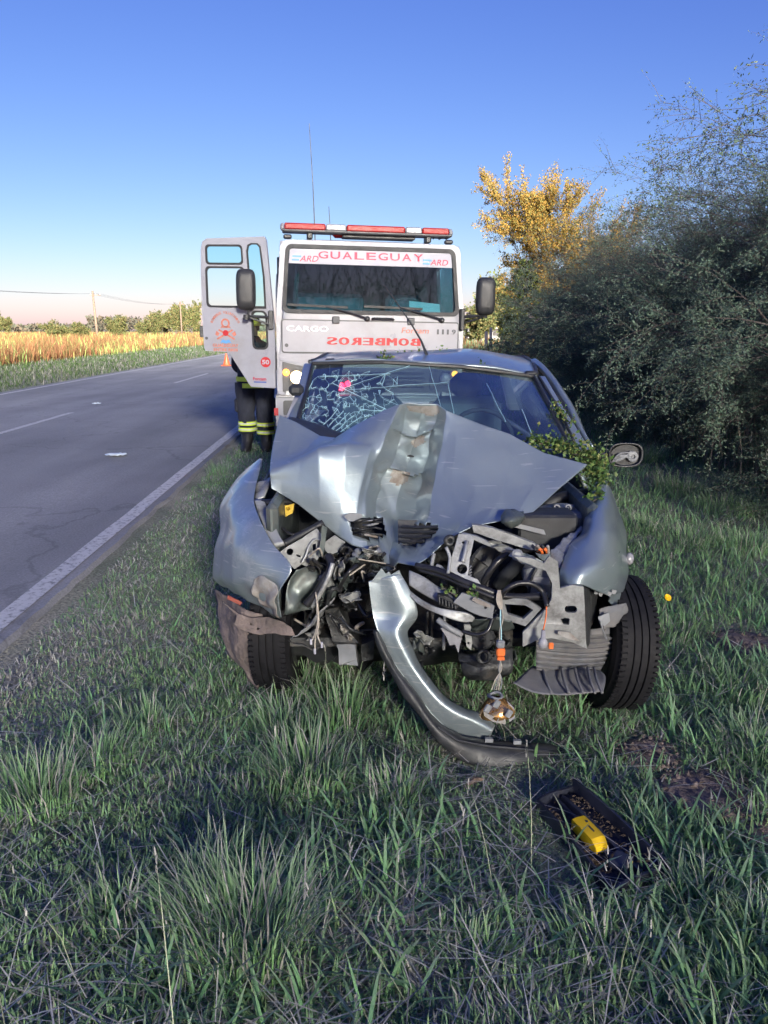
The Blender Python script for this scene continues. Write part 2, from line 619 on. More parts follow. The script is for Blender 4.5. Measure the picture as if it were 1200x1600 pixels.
# ================================================================ grass (nobody could count it)
M_GRASS = leaf_mat('grass_blades', rough=.7, trans=.32, spec=.15)
def blades(P, H, Wd, az, lean, curl, cols, tipc=None, lite=False):
    """P (n,3) roots, H length, Wd width, az azimuth of the lean, lean at the root and curl added to the tip"""
    n = len(P)
    dx, dy = np.cos(az), np.sin(az)
    sx, sy = -dy, dx
    a1 = lean; a2 = lean + curl * .5; a3 = lean + curl
    def stepv(a, l): return np.stack([np.sin(a) * dx * l, np.sin(a) * dy * l, np.cos(a) * l], 1)
    p0 = P
    p1 = p0 + stepv(a1, H * .4)
    p2 = p1 + stepv(a2, H * .35)
    p3 = p2 + stepv(a3, H * .25)
    S = np.stack([sx, sy, np.zeros(n)], 1) * (Wd / 2)[:, None]
    if lite:                                      # short or distant blades: one bend only
        V = np.stack([p0 - S * .8, p0 + S * .8, (p1 + p2) / 2 - S * .95, (p1 + p2) / 2 + S * .95, p3], 1).reshape(-1, 3)
        b = (np.arange(n) * 5)[:, None]
        F = np.concatenate([b + np.array([[0, 1, 3]]), b + np.array([[0, 3, 2]]), b + np.array([[2, 3, 4]])], 1).reshape(-1, 3)
        return V, F, np.repeat(cols * 1.0, 5, 0)
    V = np.stack([p0 - S * .8, p0 + S * .8, p1 - S, p1 + S, p2 - S * .7, p2 + S * .7, p3], 1).reshape(-1, 3)
    b = (np.arange(n) * 7)[:, None]
    F = np.concatenate([b + np.array([[0, 1, 3]]), b + np.array([[0, 3, 2]]), b + np.array([[2, 3, 5]]), b + np.array([[2, 5, 4]]), b + np.array([[4, 5, 6]])], 1).reshape(-1, 3)
    k = np.array([.75, .75, .95, .95, 1.05, 1.05, 1.15])
    C = (cols[:, None, :] * np.ones((1, 7, 1)))
    if tipc is not None:
        w = np.array([0, 0, .1, .1, .35, .35, .8])[None, :, None]
        C = C * (1 - w) + tipc[:, None, :] * w
    return V, F, C.reshape(-1, 3)
def join(parts):
    V, F, C, o = [], [], [], 0
    for v, f, c in parts:
        V.append(v); F.append(f + o); C.append(c); o += len(v)
    return np.concatenate(V), np.concatenate(F), np.concatenate(C)
GREEN = np.array([[.17, .29, .14], [.21, .35, .165], [.155, .265, .14], [.24, .355, .16], [.18, .30, .17]])
DRY = np.array([[.46, .44, .40], [.54, .52, .46], [.36, .34, .30], [.42, .42, .37], [.30, .29, .26]])
def pick(pal, n): return pal[RNG.integers(0, len(pal), n)] * RNG.uniform(.75, 1.3, (n, 1))
def fnoise(x, y, s, seed=0.0):
    return np.array([noise.noise(Vector((a * s, b * s, seed))) for a, b in zip(x, y)])
def polar(n, r0, r1, a0, a1):
    r = r0 * (r1 / r0) ** RNG.random(n)
    a = R(a0) + (R(a1) - R(a0)) * RNG.random(n)
    return r * np.sin(a), r * np.cos(a), r
MUD = [(1.14, 2.42, .22), (1.30, 2.14, .20), (1.47, 1.86, .22), (1.64, 1.64, .2), (1.9, 3.75, .24), (1.02, 2.68, .15), (1.95, 1.72, .22)]
TRAY_P = [G(*q) for q in ((836, 1250), (897, 1224), (1046, 1354), (958, 1394))]
LIP_P = [G(*q) for q in ((600, 1040), (690, 1130), (760, 1165), (885, 1150), (900, 1190), (760, 1216), (690, 1185))]
def inpoly(x, y, pl):
    c = np.zeros(len(x), bool); j = len(pl) - 1
    for i in range(len(pl)):
        a, b = pl[i], pl[j]
        c ^= ((a.y > y) != (b.y > y)) & (x < (b.x - a.x) * (y - a.y) / (b.y - a.y + 1e-9) + a.x)
        j = i
    return c
def nearthings(x, y): return np.clip(1 - np.minimum(np.hypot(x - .56, y - 2.1) / .55, np.hypot((x - .45) * .8, y - 2.5) / .5), 0, 1)
def mudmask(x, y):
    m = np.zeros(len(x))
    for cx, cy, r in MUD:
        m = np.maximum(m, 1 - np.sqrt((x - cx) ** 2 + (y - cy) ** 2) / r)
    return m
parts = []
# turf
n = 330000
x, y, r = polar(n, 1.0, 38, -50, 46)
k = 50000
yb = 2 * (26 / 2) ** RNG.random(k); xb = RX(EDGE_N + .2, yb) + RNG.random(k) * 1.5     # mown strip along the asphalt
x, y = np.concatenate([x, xb]), np.concatenate([y, yb]); r = np.hypot(x, y); n = len(x)
keep = (x > RX(EDGE_N + .24, y) + .06 * RNG.random(n)) & (x < 5.5 + 0.2 * y)
x, y, r = x[keep], y[keep], r[keep]
mk = mudmask(x, y)
keep = (RNG.random(len(x)) > mk * 1.5) & ~inpoly(x, y, TRAY_P)
x, y, r = x[keep], y[keep], r[keep]
n = len(x)
nz1 = fnoise(x, y, .9); nz2 = fnoise(x, y, 3.1, 5)
nearroad = np.clip(1 - (x - RX(EDGE_N + .2, y)) / 1.6, 0, 1)
pdry = np.clip(.35 + .55 * nz1 + .35 * nz2 + .22 * nearroad - .10 * (x > .6), .1, .92)
dry = RNG.random(n) < pdry
cols = np.where(dry[:, None], pick(DRY, n), pick(GREEN, n))
sc = np.clip(r / 5, 1, 5)
H = RNG.uniform(.03, .085, n) * (1 + .9 * np.clip(nz2 + .3 * nz1, -.4, 1)) * np.where(x > 1.2, 1.35, 1.0) * (1 - .4 * nearroad)
H = H * (1 - .78 * nearthings(x, y))
lean = np.where(dry, RNG.uniform(.6, 1.5, n), RNG.uniform(.1, .9, n))
Wd = RNG.uniform(.0034, .007, n) * sc ** .8
parts.append(blades(np.stack([x, y, np.full(n, -.004)], 1), H * sc ** .35, Wd, RNG.uniform(0, 6.283, n), lean, RNG.uniform(.1, .9, n), cols, lite=True))
# broad leaves of coarser grass, denser to the right of the verge
n = 34000
x, y, r = polar(n, 1.0, 14, -40, 48)
w = np.clip(.35 + .35 * (x - .1) + .8 * fnoise(x, y, 1.2, 11), 0, 1) * (x > RX(EDGE_N + .7, y)) * (mudmask(x, y) < .15) * ~inpoly(x, y, TRAY_P) * (1 - .9 * nearthings(x, y))
keep = RNG.random(n) < w
x, y, r = x[keep], y[keep], r[keep]; n = len(x)
cols = pick(GREEN, n) * np.array([[.85, 1.12, .95]])
parts.append(blades(np.stack([x, y, np.zeros(n)], 1), RNG.uniform(.07, .19, n), RNG.uniform(.006, .0115, n), RNG.uniform(0, 6.283, n), RNG.uniform(.25, 1.05, n), RNG.uniform(.2, 1.0, n), cols, pick(DRY, n) * .8))
# dead straw lying on the ground
n = 8000
x, y, r = polar(n, 1.0, 9, -42, 48)
w = np.clip(.12 + .9 * fnoise(x, y, 1.6, 21) + .5 * (mudmask(x, y) > -.7) * (mudmask(x, y) < .35), 0, 1) * (x > RX(EDGE_N + .35, y))
keep = (RNG.random(n) < w) & ~inpoly(x, y, TRAY_P)
x, y = x[keep], y[keep]; n = len(x)
parts.append(blades(np.stack([x, y, RNG.uniform(.005, .06, n)], 1), RNG.uniform(.08, .30, n), RNG.uniform(.002, .0045, n), RNG.uniform(0, 6.283, n), RNG.uniform(1.25, 1.7, n), RNG.uniform(-.25, .35, n), pick(DRY, n) * 1.15))
V, F, C = join(parts)
tag(link_mesh('verge_grass', np_mesh('verge_grass', V, F, M_GRASS, C)), kind='stuff')
# tussocks of long thin grass
parts = []
TUS = [(390, 1490, .22, 420, .46), (330, 1400, .12, 120, .34), (300, 1440, .10, 90, .3), (480, 1220, .22, 300, .36), (440, 1150, .16, 160, .32), (60, 1255, .20, 300, .34), (150, 1200, .20, 220, .28),
       (230, 1140, .16, 160, .24), (530, 1130, .15, 150, .42), (470, 1085, .14, 120, .36), (620, 1260, .14, 120, .28), (190, 1440, .14, 110, .22),
       (1010, 720, .35, 420, .42), (1060, 770, .35, 380, .4), (1130, 800, .4, 380, .38), (1010, 830, .3, 260, .3), (1080, 850, .3, 240, .3), (1170, 860, .35, 240, .3), (960, 690, .3, 300, .5),
       (1050, 1000, .25, 170, .22), (1150, 1080, .25, 200, .26), (1180, 1180, .2, 200, .28), (1100, 1420, .15, 130, .25), (1180, 1480, .15, 130, .26), (930, 1480, .15, 120, .2), (740, 1500, .15, 130, .2),
       (345, 740, .25, 140, .3), (330, 800, .2, 80, .22), (860, 1105, .14, 80, .2), (1010, 1300, .08, 50, .2)]
for px, py, rad, k, hh in TUS:
    g = G(px, py)
    a = RNG.uniform(0, 6.283, k); q = rad * np.sqrt(RNG.random(k)) * .7
    x = g.x + q * np.cos(a); y = g.y + q * np.sin(a)
    H = .62 * hh * RNG.uniform(.45, 1.1, k)
    dry = RNG.random(k) < .22
    cols = np.where(dry[:, None], pick(DRY, k), pick(GREEN, k) * np.array([[.95, 1.15, .9]]))
    az = a + RNG.normal(0, .7, k)
    parts.append(blades(np.stack([x, y, np.zeros(k)], 1), H, RNG.uniform(.0025, .0055, k), az, RNG.uniform(.05, .45, k) * (q / rad + .4), RNG.uniform(.3, 1.3, k), cols, pick(DRY, k)))
V, F, C = join(parts)
tag(link_mesh('long_grass_tufts', np_mesh('long_grass_tufts', V, F, M_GRASS, C)), kind='stuff')
# seed stalks
parts = []; k = 80
x, y, r = polar(k, 1.15, 6, -34, 36)
keep = (x > RX(EDGE_N + .6, y)); x, y = x[keep], y[keep]; k = len(x)
az = RNG.uniform(0, 6.283, k); ln = RNG.uniform(.1, .7, k); H = RNG.uniform(.25, .5, k)
P = np.stack([x, y, np.zeros(k)], 1)
v, f, c = blades(P, H, np.full(k, .0026), az, ln, RNG.uniform(.1, .5, k), pick(DRY, k) * np.array([[.9, 1, .75]]))
parts.append((v, f, c))
tips = v.reshape(-1, 7, 3)[:, 6]
for q in range(5):
    parts.append(blades(tips - np.array([[0, 0, .012 * q]]), np.full(k, .022), np.full(k, .004), RNG.uniform(0, 6.283, k), RNG.uniform(.1, .8, k), np.full(k, .2), pick(DRY, k)))
V, F, C = join(parts)
tag(link_mesh('grass_seed_stalks', np_mesh('grass_seed_stalks', V, F, M_GRASS, C)), kind='stuff')

# bare churned soil with clods
M_MUD = mat('churned_soil', (.15, .115, .10), rough=.95, var=.5, scale=14, bump=1.0, bscale=40)
mb = MB()
for cx, cy, rr_ in MUD:
    rows = []
    for i in range(9):
        q = rr_ * .82 * i / 8
        rows.append([(cx + q * math.cos(t) * (1 + .25 * noise.noise(Vector((math.cos(t) * 1.5 + cx, math.sin(t) * 1.5, cy)))), cy + q * math.sin(t) * (1 + .25 * noise.noise(Vector((math.cos(t) * 1.5 + cx, math.sin(t) * 1.5, cy)))),
                      .012 + .03 * (1 - i / 8) * (noise.noise(Vector((cx + q * math.cos(t) * 9, cy + q * math.sin(t) * 9, 1))) + .4) - (.03 if i == 8 else 0)) for t in np.linspace(0, 2 * math.pi, 29)])
    mb.grid(rows)
tag(build('churned_soil', mb, M_MUD, smooth=True), kind='stuff')
mb = MB()
for _ in range(420):
    cx, cy, rr_ = random.choice(MUD)
    a = random.random() * 6.283; q = rr_ * .85 * math.sqrt(random.random()); s = random.uniform(.004, .015)
    c = Vector((cx + q * math.cos(a), cy + q * math.sin(a), .02 + s * .3))
    vs = [c + Vector((random.gauss(0, 1), random.gauss(0, 1), random.gauss(0, .7))).normalized() * s * random.uniform(.7, 1.2) for _k in range(6)]
    mb.add(vs, [(0, 1, 2), (0, 2, 3), (0, 3, 4), (0, 4, 1), (5, 2, 1), (5, 3, 2), (5, 4, 3), (5, 1, 4)])
tag(build('soil_clods', mb, M_MUD), kind='stuff')

# ================================================================ far verge and field
parts = []
n = 45000
yv = 8 * (160 / 8) ** RNG.random(n)
xv = RX(EDGE_F - .5, yv) - RNG.random(n) * 9.5
r = np.sqrt(xv ** 2 + yv ** 2)
cols = np.where((RNG.random(n) < .3)[:, None], pick(DRY, n) * .5, pick(GREEN, n) * np.array([[.36, .36, .26]]))  # far darker than the near grass: the verge's shade is put into the colours
sc = np.clip(r / 12, 1, 6)
parts.append(blades(np.stack([xv, yv, np.zeros(n)], 1), RNG.uniform(.07, .20, n) * sc ** .3, .009 * sc ** .9 * RNG.uniform(.6, 1.3, n), RNG.uniform(0, 6.283, n), RNG.uniform(.1, .8, n), RNG.uniform(.2, .8, n), cols, lite=True))
V, F, C = join(parts)
tag(link_mesh('far_verge_grass', np_mesh('far_verge_grass', V, F, M_GRASS, C)), kind='stuff')
FIELD = np.array([[.29, .145, .065], [.27, .12, .055], [.30, .17, .08], [.20, .14, .055], [.15, .135, .045], [.32, .135, .075]])  # dry grass tones with the low sun's warm tint put into them
M_REED = leaf_mat('dry_field_grass', rough=.7, trans=.3)
n = 90000
yv = 22 * (420 / 22) ** RNG.random(n)
off = RNG.random(n) ** 1.6 * np.clip(yv * .9, 12, 260)
xv = RX(-16.2, yv) - off
r = np.sqrt(xv ** 2 + yv ** 2); sc = np.clip(r / 28, 1, 12)
nzf = fnoise(xv, yv, .10, 3)
gr = (nzf + RNG.normal(0, .22, n)) > .28
cols = np.where(gr[:, None], pick(GREEN, n) * np.array([[1.6, 1.3, .8]]), pick(FIELD, n))
H = RNG.uniform(.7, 1.5, n) * np.clip(.55 + off / 4, .4, 1) * (1 + .3 * fnoise(xv, yv, .25, 8))
parts = [blades(np.stack([xv, yv, np.zeros(n)], 1), np.minimum(H, 1.5), .022 * sc ** .9 * RNG.uniform(.5, 1.3, n), RNG.uniform(0, 6.283, n), RNG.uniform(.02, .35, n), RNG.uniform(.1, 1.1, n), cols, lite=True)]
V, F, C = join(parts)
tag(link_mesh('field_grass', np_mesh('field_grass', V, F, M_REED, C)), kind='stuff')
# rough grass beyond the truck, right of the road, in the sun
n = 30000
yv = 24 * (200 / 24) ** RNG.random(n)
xv = -.4 + .02 * yv + RNG.random(n) * (yv * .35)
r = np.sqrt(xv ** 2 + yv ** 2); sc = np.clip(r / 28, 1, 8)
cols = np.where((RNG.random(n) < .3)[:, None], pick(GREEN, n) * 1.3, pick(FIELD, n))
parts = [blades(np.stack([xv, yv, np.zeros(n)], 1), RNG.uniform(.4, .95, n), .018 * sc ** .9 * RNG.uniform(.5, 1.3, n), RNG.uniform(0, 6.283, n), RNG.uniform(.02, .4, n), RNG.uniform(.1, 1.0, n), cols, lite=True)]
V, F, C = join(parts)
tag(link_mesh('rough_grass', np_mesh('rough_grass', V, F, M_REED, C)), kind='stuff')

# dry brush and seed heads along the foot of the thicket
n = 2600
yv = 5.2 + 12 * RNG.random(n) ** 1.5; xv = 3.5 + .02 * yv + RNG.random(n) * 1.5
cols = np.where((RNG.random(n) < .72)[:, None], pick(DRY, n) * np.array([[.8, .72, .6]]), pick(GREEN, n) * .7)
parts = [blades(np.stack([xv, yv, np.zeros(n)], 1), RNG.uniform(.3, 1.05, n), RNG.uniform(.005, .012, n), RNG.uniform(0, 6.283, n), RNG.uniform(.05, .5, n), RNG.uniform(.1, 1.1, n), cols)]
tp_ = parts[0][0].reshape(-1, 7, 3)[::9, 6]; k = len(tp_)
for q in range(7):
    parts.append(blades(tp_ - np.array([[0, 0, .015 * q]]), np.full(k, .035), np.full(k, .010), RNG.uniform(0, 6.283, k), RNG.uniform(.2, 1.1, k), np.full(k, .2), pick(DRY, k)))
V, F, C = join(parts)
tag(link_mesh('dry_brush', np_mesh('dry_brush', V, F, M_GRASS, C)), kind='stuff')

# ================================================================ shrubs and trees
M_LEAF = leaf_mat('small_leaves', rough=.85, trans=.28, spec=.08)
M_BARK = mat('grey_brown_bark', (.10, .085, .075), rough=.9, var=.4, scale=10, bump=.6, bscale=40)
M_TWIG = mat('thin_grey_twigs', (.085, .07, .065), rough=.9, var=.3, scale=10)
def rand_dir(): 
    v = Vector((random.gauss(0, 1), random.gauss(0, 1), random.gauss(0, 1))); return v.normalized()
def grow(p, d, L_, r_, lvl, mx, out, sag, spread, kids):
    """a branch as a polyline; children leave it along its length"""
    pts, rad = [p.copy()], [r_]
    nseg = 5
    q = p.copy(); dd = d.copy()
    for i in range(nseg):
        dd = (dd + rand_dir() * .16 + Vector((0, 0, -sag * (i / nseg) * (1 if lvl > 0 else .5)))).normalized()
        q = q + dd * (L_ / nseg)
        pts.append(q.copy()); rad.append(r_ * (1 - .75 * (i + 1) / nseg))
    out.append((lvl, pts, rad))
    if lvl < mx:
        for k in range(kids[lvl]):
            t = random.uniform(.25, 1.0) * nseg
            i = min(nseg - 1, int(t)); f = t - i
            b = pts[i].lerp(pts[i + 1], f)
            base = (pts[i + 1] - pts[i]).normalized()
            nd = (base + rand_dir() * spread).normalized()
            grow(b, nd, L_ * random.uniform(.35, .6), max(.0035, rad[i] * .5), lvl + 1, mx, out, sag, spread, kids)
def leafset(anchors, dirs, size, asp, pal, jitter=.4):
    """two-triangle leaflets at the anchors"""
    n = len(anchors)
    A = np.array(anchors); D = np.array(dirs)
    D = D + RNG.normal(0, jitter, (n, 3)); D /= np.linalg.norm(D, axis=1)[:, None]
    U = RNG.normal(0, 1, (n, 3)); S = np.cross(D, U); S /= np.linalg.norm(S, axis=1)[:, None] + 1e-9
    s = size * RNG.uniform(.6, 1.3, n)[:, None]
    mid = A + D * s * .5
    V = np.stack([A, mid + S * s * asp, A + D * s, mid - S * s * asp], 1).reshape(-1, 3)
    b = (np.arange(n) * 4)[:, None]
    F = np.concatenate([b + np.array([[0, 1, 2]]), b + np.array([[0, 2, 3]])], 1).reshape(-1, 3)
    c = pal[RNG.integers(0, len(pal), n)] * RNG.uniform(.7, 1.3, (n, 1))
    return V, F, np.repeat(c, 4, 0)
def plant(name, seeds, leaf, parent_label, stem_min, sides=5):
    pass
def make_woody(br, leaf_lv, per, size, asp, pal, thick_r=.012, jitter=.5, spread=.06, dens=None):
    """returns trunk MB (thick wood), twig MB (thin wood) and the leaf mesh arrays"""
    tk, tw = MB(), MB(); A, D = [], []
    for lvl, pts, rad in br:
        if rad[0] > thick_r:
            tk.tube(pts, rad, n=6)
        else:
            tw.tube(pts, rad, n=3, cap=False)
        if lvl >= leaf_lv:
            for k in range(per):
                t = random.uniform(.1, 1.0) * (len(pts) - 1); i = min(len(pts) - 2, int(t))
                q = pts[i].lerp(pts[i + 1], t - i)
                if dens and random.random() > dens(q): continue
                d = (pts[i + 1] - pts[i]).normalized()
                A.append(tuple(q + rand_dir() * spread)); D.append(tuple((d * .6 + rand_dir()).normalized()))
    return tk, tw, leafset(A, D, size, asp, pal, jitter)
def thorn_shrub(seed, h, r):
    """many arching stems from the ground, fine feathery leaves, bare twigs on top"""
    random.seed(seed)
    br = []
    for k in range(12):
        a = random.random() * 6.283
        o = Vector((math.cos(a), math.sin(a), 0)) * random.uniform(0, .3)
        lean = random.uniform(.05, .7)
        d = Vector((math.cos(a) * lean, math.sin(a) * lean, 1)).normalized()
        grow(o, d, h * random.uniform(.7, 1.0) * (1.05 - .25 * lean), random.uniform(.02, .045), 0, 3, br, .22, .8, [8, 6, 4])
    for k in range(9):                        # low spreading stems that hide the foot of the thicket
        a = random.random() * 6.283
        d = Vector((math.cos(a), math.sin(a), random.uniform(.25, .8))).normalized()
        grow(Vector((0, 0, .05)), d, h * random.uniform(.3, .5), .012, 1, 3, br, .12, .8, [0, 9, 6])
    return br
PAL_SH = np.array([[.13, .20, .14], [.15, .22, .15], [.16, .21, .15], [.12, .18, .14], [.17, .21, .16]])
SHRUBS = []
for sd in (11, 23, 37):
    br = thorn_shrub(sd, 4.3, 1.5)
    tk, tw, lv = make_woody(br, 2, 48, .040, .19, PAL_SH, dens=lambda q: 1.0 if q.z < 2.7 else max(.25, 1.0 - (q.z - 2.7) * .5), spread=.045)
    SHRUBS.append((tk, tw, np_mesh('crown', lv[0], lv[1], M_LEAF, lv[2])))
def place(kind, name, label, cat, group, loc, rz, s, bank, sz=None):
    root = thing(name, label, cat, group=group)
    tk, tw, lf = bank[kind]
    if not hasattr(tk, 'me'):
        t = build('trunk', tk, M_BARK, None, smooth=True); tk.me = t.data; bpy.data.objects.remove(t)
        if tw.v:
            t = build('twigs', tw, M_TWIG, None); tw.me = t.data; bpy.data.objects.remove(t)
    link_mesh('trunk', tk.me, root)
    if tw.v:
        o = link_mesh('twigs', tw.me, root); o['kind'] = 'stuff'
    link_mesh('crown', lf, root)
    root.location = loc; root.rotation_euler = (0, 0, rz); root.scale = (s, s, sz or s)
    return root
random.seed(5)
HEDGE = [  # x, y, scale, z scale
    (4.95, 5.9, .8, .66), (4.9, 7.6, .8, .66), (4.75, 9.3, .8, .64), (4.7, 11.0, .8, .64), (4.7, 12.8, .8, .64), (4.8, 14.6, .8, .66), (5.1, 16.6, .85, .66), (5.5, 18.8, .85, .68), (6.1, 21.0, .85, .68),
    (6.3, 6.9, .95, .88), (6.2, 8.7, .95, .84), (6.1, 10.6, .95, .78), (6.1, 12.6, .95, .78), (6.3, 15.0, .95, .78), (6.6, 17.6, .95, .78), (7.2, 20.4, .95, .78), (7.6, 7.4, 1.05, 1.12), (7.6, 10.0, 1.0, .98), (7.6, 13.0, 1.0, .88), (7.9, 17.0, 1.0, .84), (6.9, 5.2, 1.0, 1.08)]
SH_LAB = ['nearest', 'second', 'third', 'fourth', 'fifth', 'sixth', 'seventh', 'eighth', 'ninth', 'tenth', 'eleventh', 'twelfth']
for i, (x, y, s, sz) in enumerate(HEDGE):
    lab = {20: 'tallest near thorn shrub, reaching the top right edge of the picture', 0: 'low front thorn shrub at the near end of the thicket, nearest the long green grass', 1: 'thorn shrub in the front row just right of the broken door mirror', 8: 'last front thorn shrub at the far end of the thicket, beside the dark conifer', 16: 'back-row thorn shrub in front of the golden tree'}.get(i, 'blue-green feathery thorn shrub within the dense middle of the roadside thicket')
    place(i % 3, 'thorn_shrub', lab, 'shrub', 'thorn shrubs of the roadside thicket', (x, y, 0), random.random() * 6.28, s, SHRUBS, sz)
# unseen thin-leaved tree rows, added behind the camera to soften the low sun
BELT_N = 1950
BELT = []
for sd in (71, 72):
    random.seed(sd); br = []
    for k in range(3):
        grow(Vector((random.uniform(-.8, .8), random.uniform(-.8, .8), 0)), Vector((random.uniform(-.1, .1), random.uniform(-.1, .1), 1)).normalized(), 16.0, .09, 0, 1, br, .0, .6, [8])
    tk, tw, _lv = make_woody(br, 9, 1, .1, .2, PAL_SH) if False else (MB(), MB(), None)
    for lvl, pts, rad in br: tk.tube(pts, rad, n=5)
    q = np.minimum(np.abs(RNG.normal(0, 1.9, BELT_N)) * .6 + np.sqrt(RNG.random(BELT_N)) * 1.4, 4.2); a = RNG.uniform(0, 6.283, BELT_N)
    A = np.stack([q * np.cos(a), q * np.sin(a), RNG.uniform(.02, 1, BELT_N) * (17.5 - .05 * q ** 3)], 1)
    lv = leafset(A, RNG.normal(0, 1, (BELT_N, 3)), .15, .26, PAL_SH)
    BELT.append((tk, tw, np_mesh('crown', lv[0], lv[1], M_LEAF, lv[2])))
SPOTS = [(20 + (2.4 if i % 2 else 0), 9 - i * 1.75) for i in range(21)] + [(-.4 + i * 1.15, -26 - (2.4 if i % 2 else 0)) for i in range(19)] + [(8.2, -30.5), (9.6, -31), (11, -30.4), (12.4, -31), (13.8, -30.3), (7, -31)]  # the last clump is added to cut the sun on the truck
for i, (x, y) in enumerate(SPOTS):
    place(i % 2, 'sun_filter_tree', 'unseen airy tree added off to the right or behind the camera to filter the sun', 'tree', 'added sun filter trees',
          (x + random.uniform(-.5, .5), y + random.uniform(-.3, .3), 0), random.random() * 6.28, 1.0, BELT)
# ================================================================ trees beyond the thicket
def gold_tree(seed, h):
    random.seed(seed); br = []
    # one trunk with several steep limbs, tapering to a pointed, ragged top
    for k in range(3):
        grow(Vector((random.uniform(-.25, .25), random.uniform(-.25, .25), 0)), Vector((random.uniform(-.12, .12), random.uniform(-.12, .12), 1)).normalized(), h * (.98 - .16 * k), .17 - .03 * k, 0, 3, br, .0, .62, [13, 8, 5])
    return br
PAL_GOLD = np.array([[.36, .21, .045], [.32, .20, .05], [.25, .20, .06], [.38, .23, .06], [.21, .20, .06]])  # yellow leaves, the warm tint of the sun put into the colours too
br = gold_tree(301, 9.6)
tk, tw, lv = make_woody(br, 1, 46, .145, .26, PAL_GOLD, thick_r=.03, spread=.14)
GOLD = [(tk, tw, np_mesh('crown', lv[0], lv[1], M_LEAF, lv[2]))]
place(0, 'golden_tree', 'tall golden yellow tree in full sun rising behind the thicket', 'tree', None, (7.7, 36.5, 0), 1.2, .62, GOLD, .66)
place(0, 'golden_tree', 'sunlit golden tree half hidden behind the thicket, lower right neighbour of the tall golden tree', 'tree', None, (9.9, 38.5, 0), 3.9, .52, GOLD, .50)
def conifer(seed, h):
    random.seed(seed); br = []
    br.append((0, [Vector((0, 0, 0)), Vector((0, 0, h * .5)), Vector((.05, 0, h))], [.11, .07, .01]))
    for k in range(70):
        z = h * (.04 + .92 * k / 70)
        a = k * 2.4 + random.uniform(-.3, .3)
        L_ = (1.05 - z / h) * h * .42 * random.uniform(.7, 1.1)
        grow(Vector((0, 0, z)), Vector((math.cos(a), math.sin(a), .25)).normalized(), L_, .02, 2, 3, br, .05, .5, [0, 0, 6])
    return br
PAL_CON = np.array([[.035, .055, .025], [.05, .07, .03], [.04, .06, .035], [.14, .15, .03]])
br = conifer(77, 4.4)
tk, tw, lv = make_woody(br, 2, 34, .10, .22, PAL_CON, thick_r=.03, spread=.07)
CON = [(tk, tw, np_mesh('crown', lv[0], lv[1], M_LEAF, lv[2]))]
place(0, 'conifer', 'dark dense conifer at the foot of the golden tree, beside the far mirror', 'tree', None, (5.55, 31.5, 0), .4, 1.0, CON)
def round_tree(seed, h):
    random.seed(seed); br = []
    for k in range(5):
        a = random.random() * 6.283
        grow(Vector((0, 0, 0)), Vector((math.cos(a) * .4, math.sin(a) * .4, 1)).normalized(), h * random.uniform(.7, .95), .14, 0, 2, br, .05, .75, [11, 7])
    return br
PAL_FAR = np.array([[.12, .14, .05], [.16, .15, .06], [.09, .11, .045], [.20, .16, .07]])
FAR = []
for sd in (401, 402, 403):
    br = round_tree(sd, 5.5)
    tk, tw, lv = make_woody(br, 1, 20, .34, .4, PAL_FAR, thick_r=.05, spread=.3)
    FAR.append((tk, tw, np_mesh('crown', lv[0], lv[1], M_LEAF, lv[2])))
def far_at(px, Y, h): p = W(px, 520, Y); return (p.x, Y, 0), h / 5.5
for px, Y, h, lab in [(750, 78, 3.0, 'low grey-green tree between the truck cab and the far mirror'), (785, 92, 6.2, 'sunlit bushy tree right of the far mirror, by the small house'), (800, 60, 2.6, 'small yellow-green bush at the foot of the dark conifer'),
                      (272, 170, 5.6, 'larger of the bushy trees behind the left field near the open cab door'), (300, 190, 6.2, 'bushy tree behind the left field, half hidden by the open cab door'), (255, 178, 4.4, 'round tree in the clump behind the second power pole'),
                      (232, 150, 3.4, 'low spiky green bush between the two power poles'), (180, 125, 2.9, 'low bush at the foot of the first power pole'), (4, 330, 7.5, 'distant tree at the left edge of the horizon'), (88, 110, 2.4, 'green bush in the left field, nearer the picture edge'),
                      (128, 118, 2.2, 'green bush in the left field, left of the first power pole')]:
    loc, s = far_at(px, Y, h)
    place(int(px) % 3, 'field_tree', lab, 'tree', 'trees and bushes on the plain', loc, px * .37, s * (.8 if h > 5 else 1.1), FAR, s)
# distant woods along the horizon: nobody could count them
M_FARW = leaf_mat('distant_woods_leaves', rough=.8, trans=0)
n = 45000
ang = RNG.uniform(-48, 40, n); dist = RNG.uniform(620, 900, n)
hx = np.array([max(.1, noise.noise(Vector((a * .16, 2, 0))) * .9 + .55 + (.8 if -20.5 < a < -13.5 else 0)) for a in ang])
zz = RNG.random(n) ** .7 * hx * 9.0
A = np.stack([dist * np.sin(np.radians(ang)), dist * np.cos(np.radians(ang)), zz], 1)
V, F, C = leafset(A, RNG.normal(0, 1, (n, 3)), 2.4, .5, np.array([[.085, .075, .055], [.10, .08, .055], [.075, .08, .055]]))
tag(link_mesh('distant_woods', np_mesh('distant_woods', V, F, M_FARW, C)), kind='stuff')

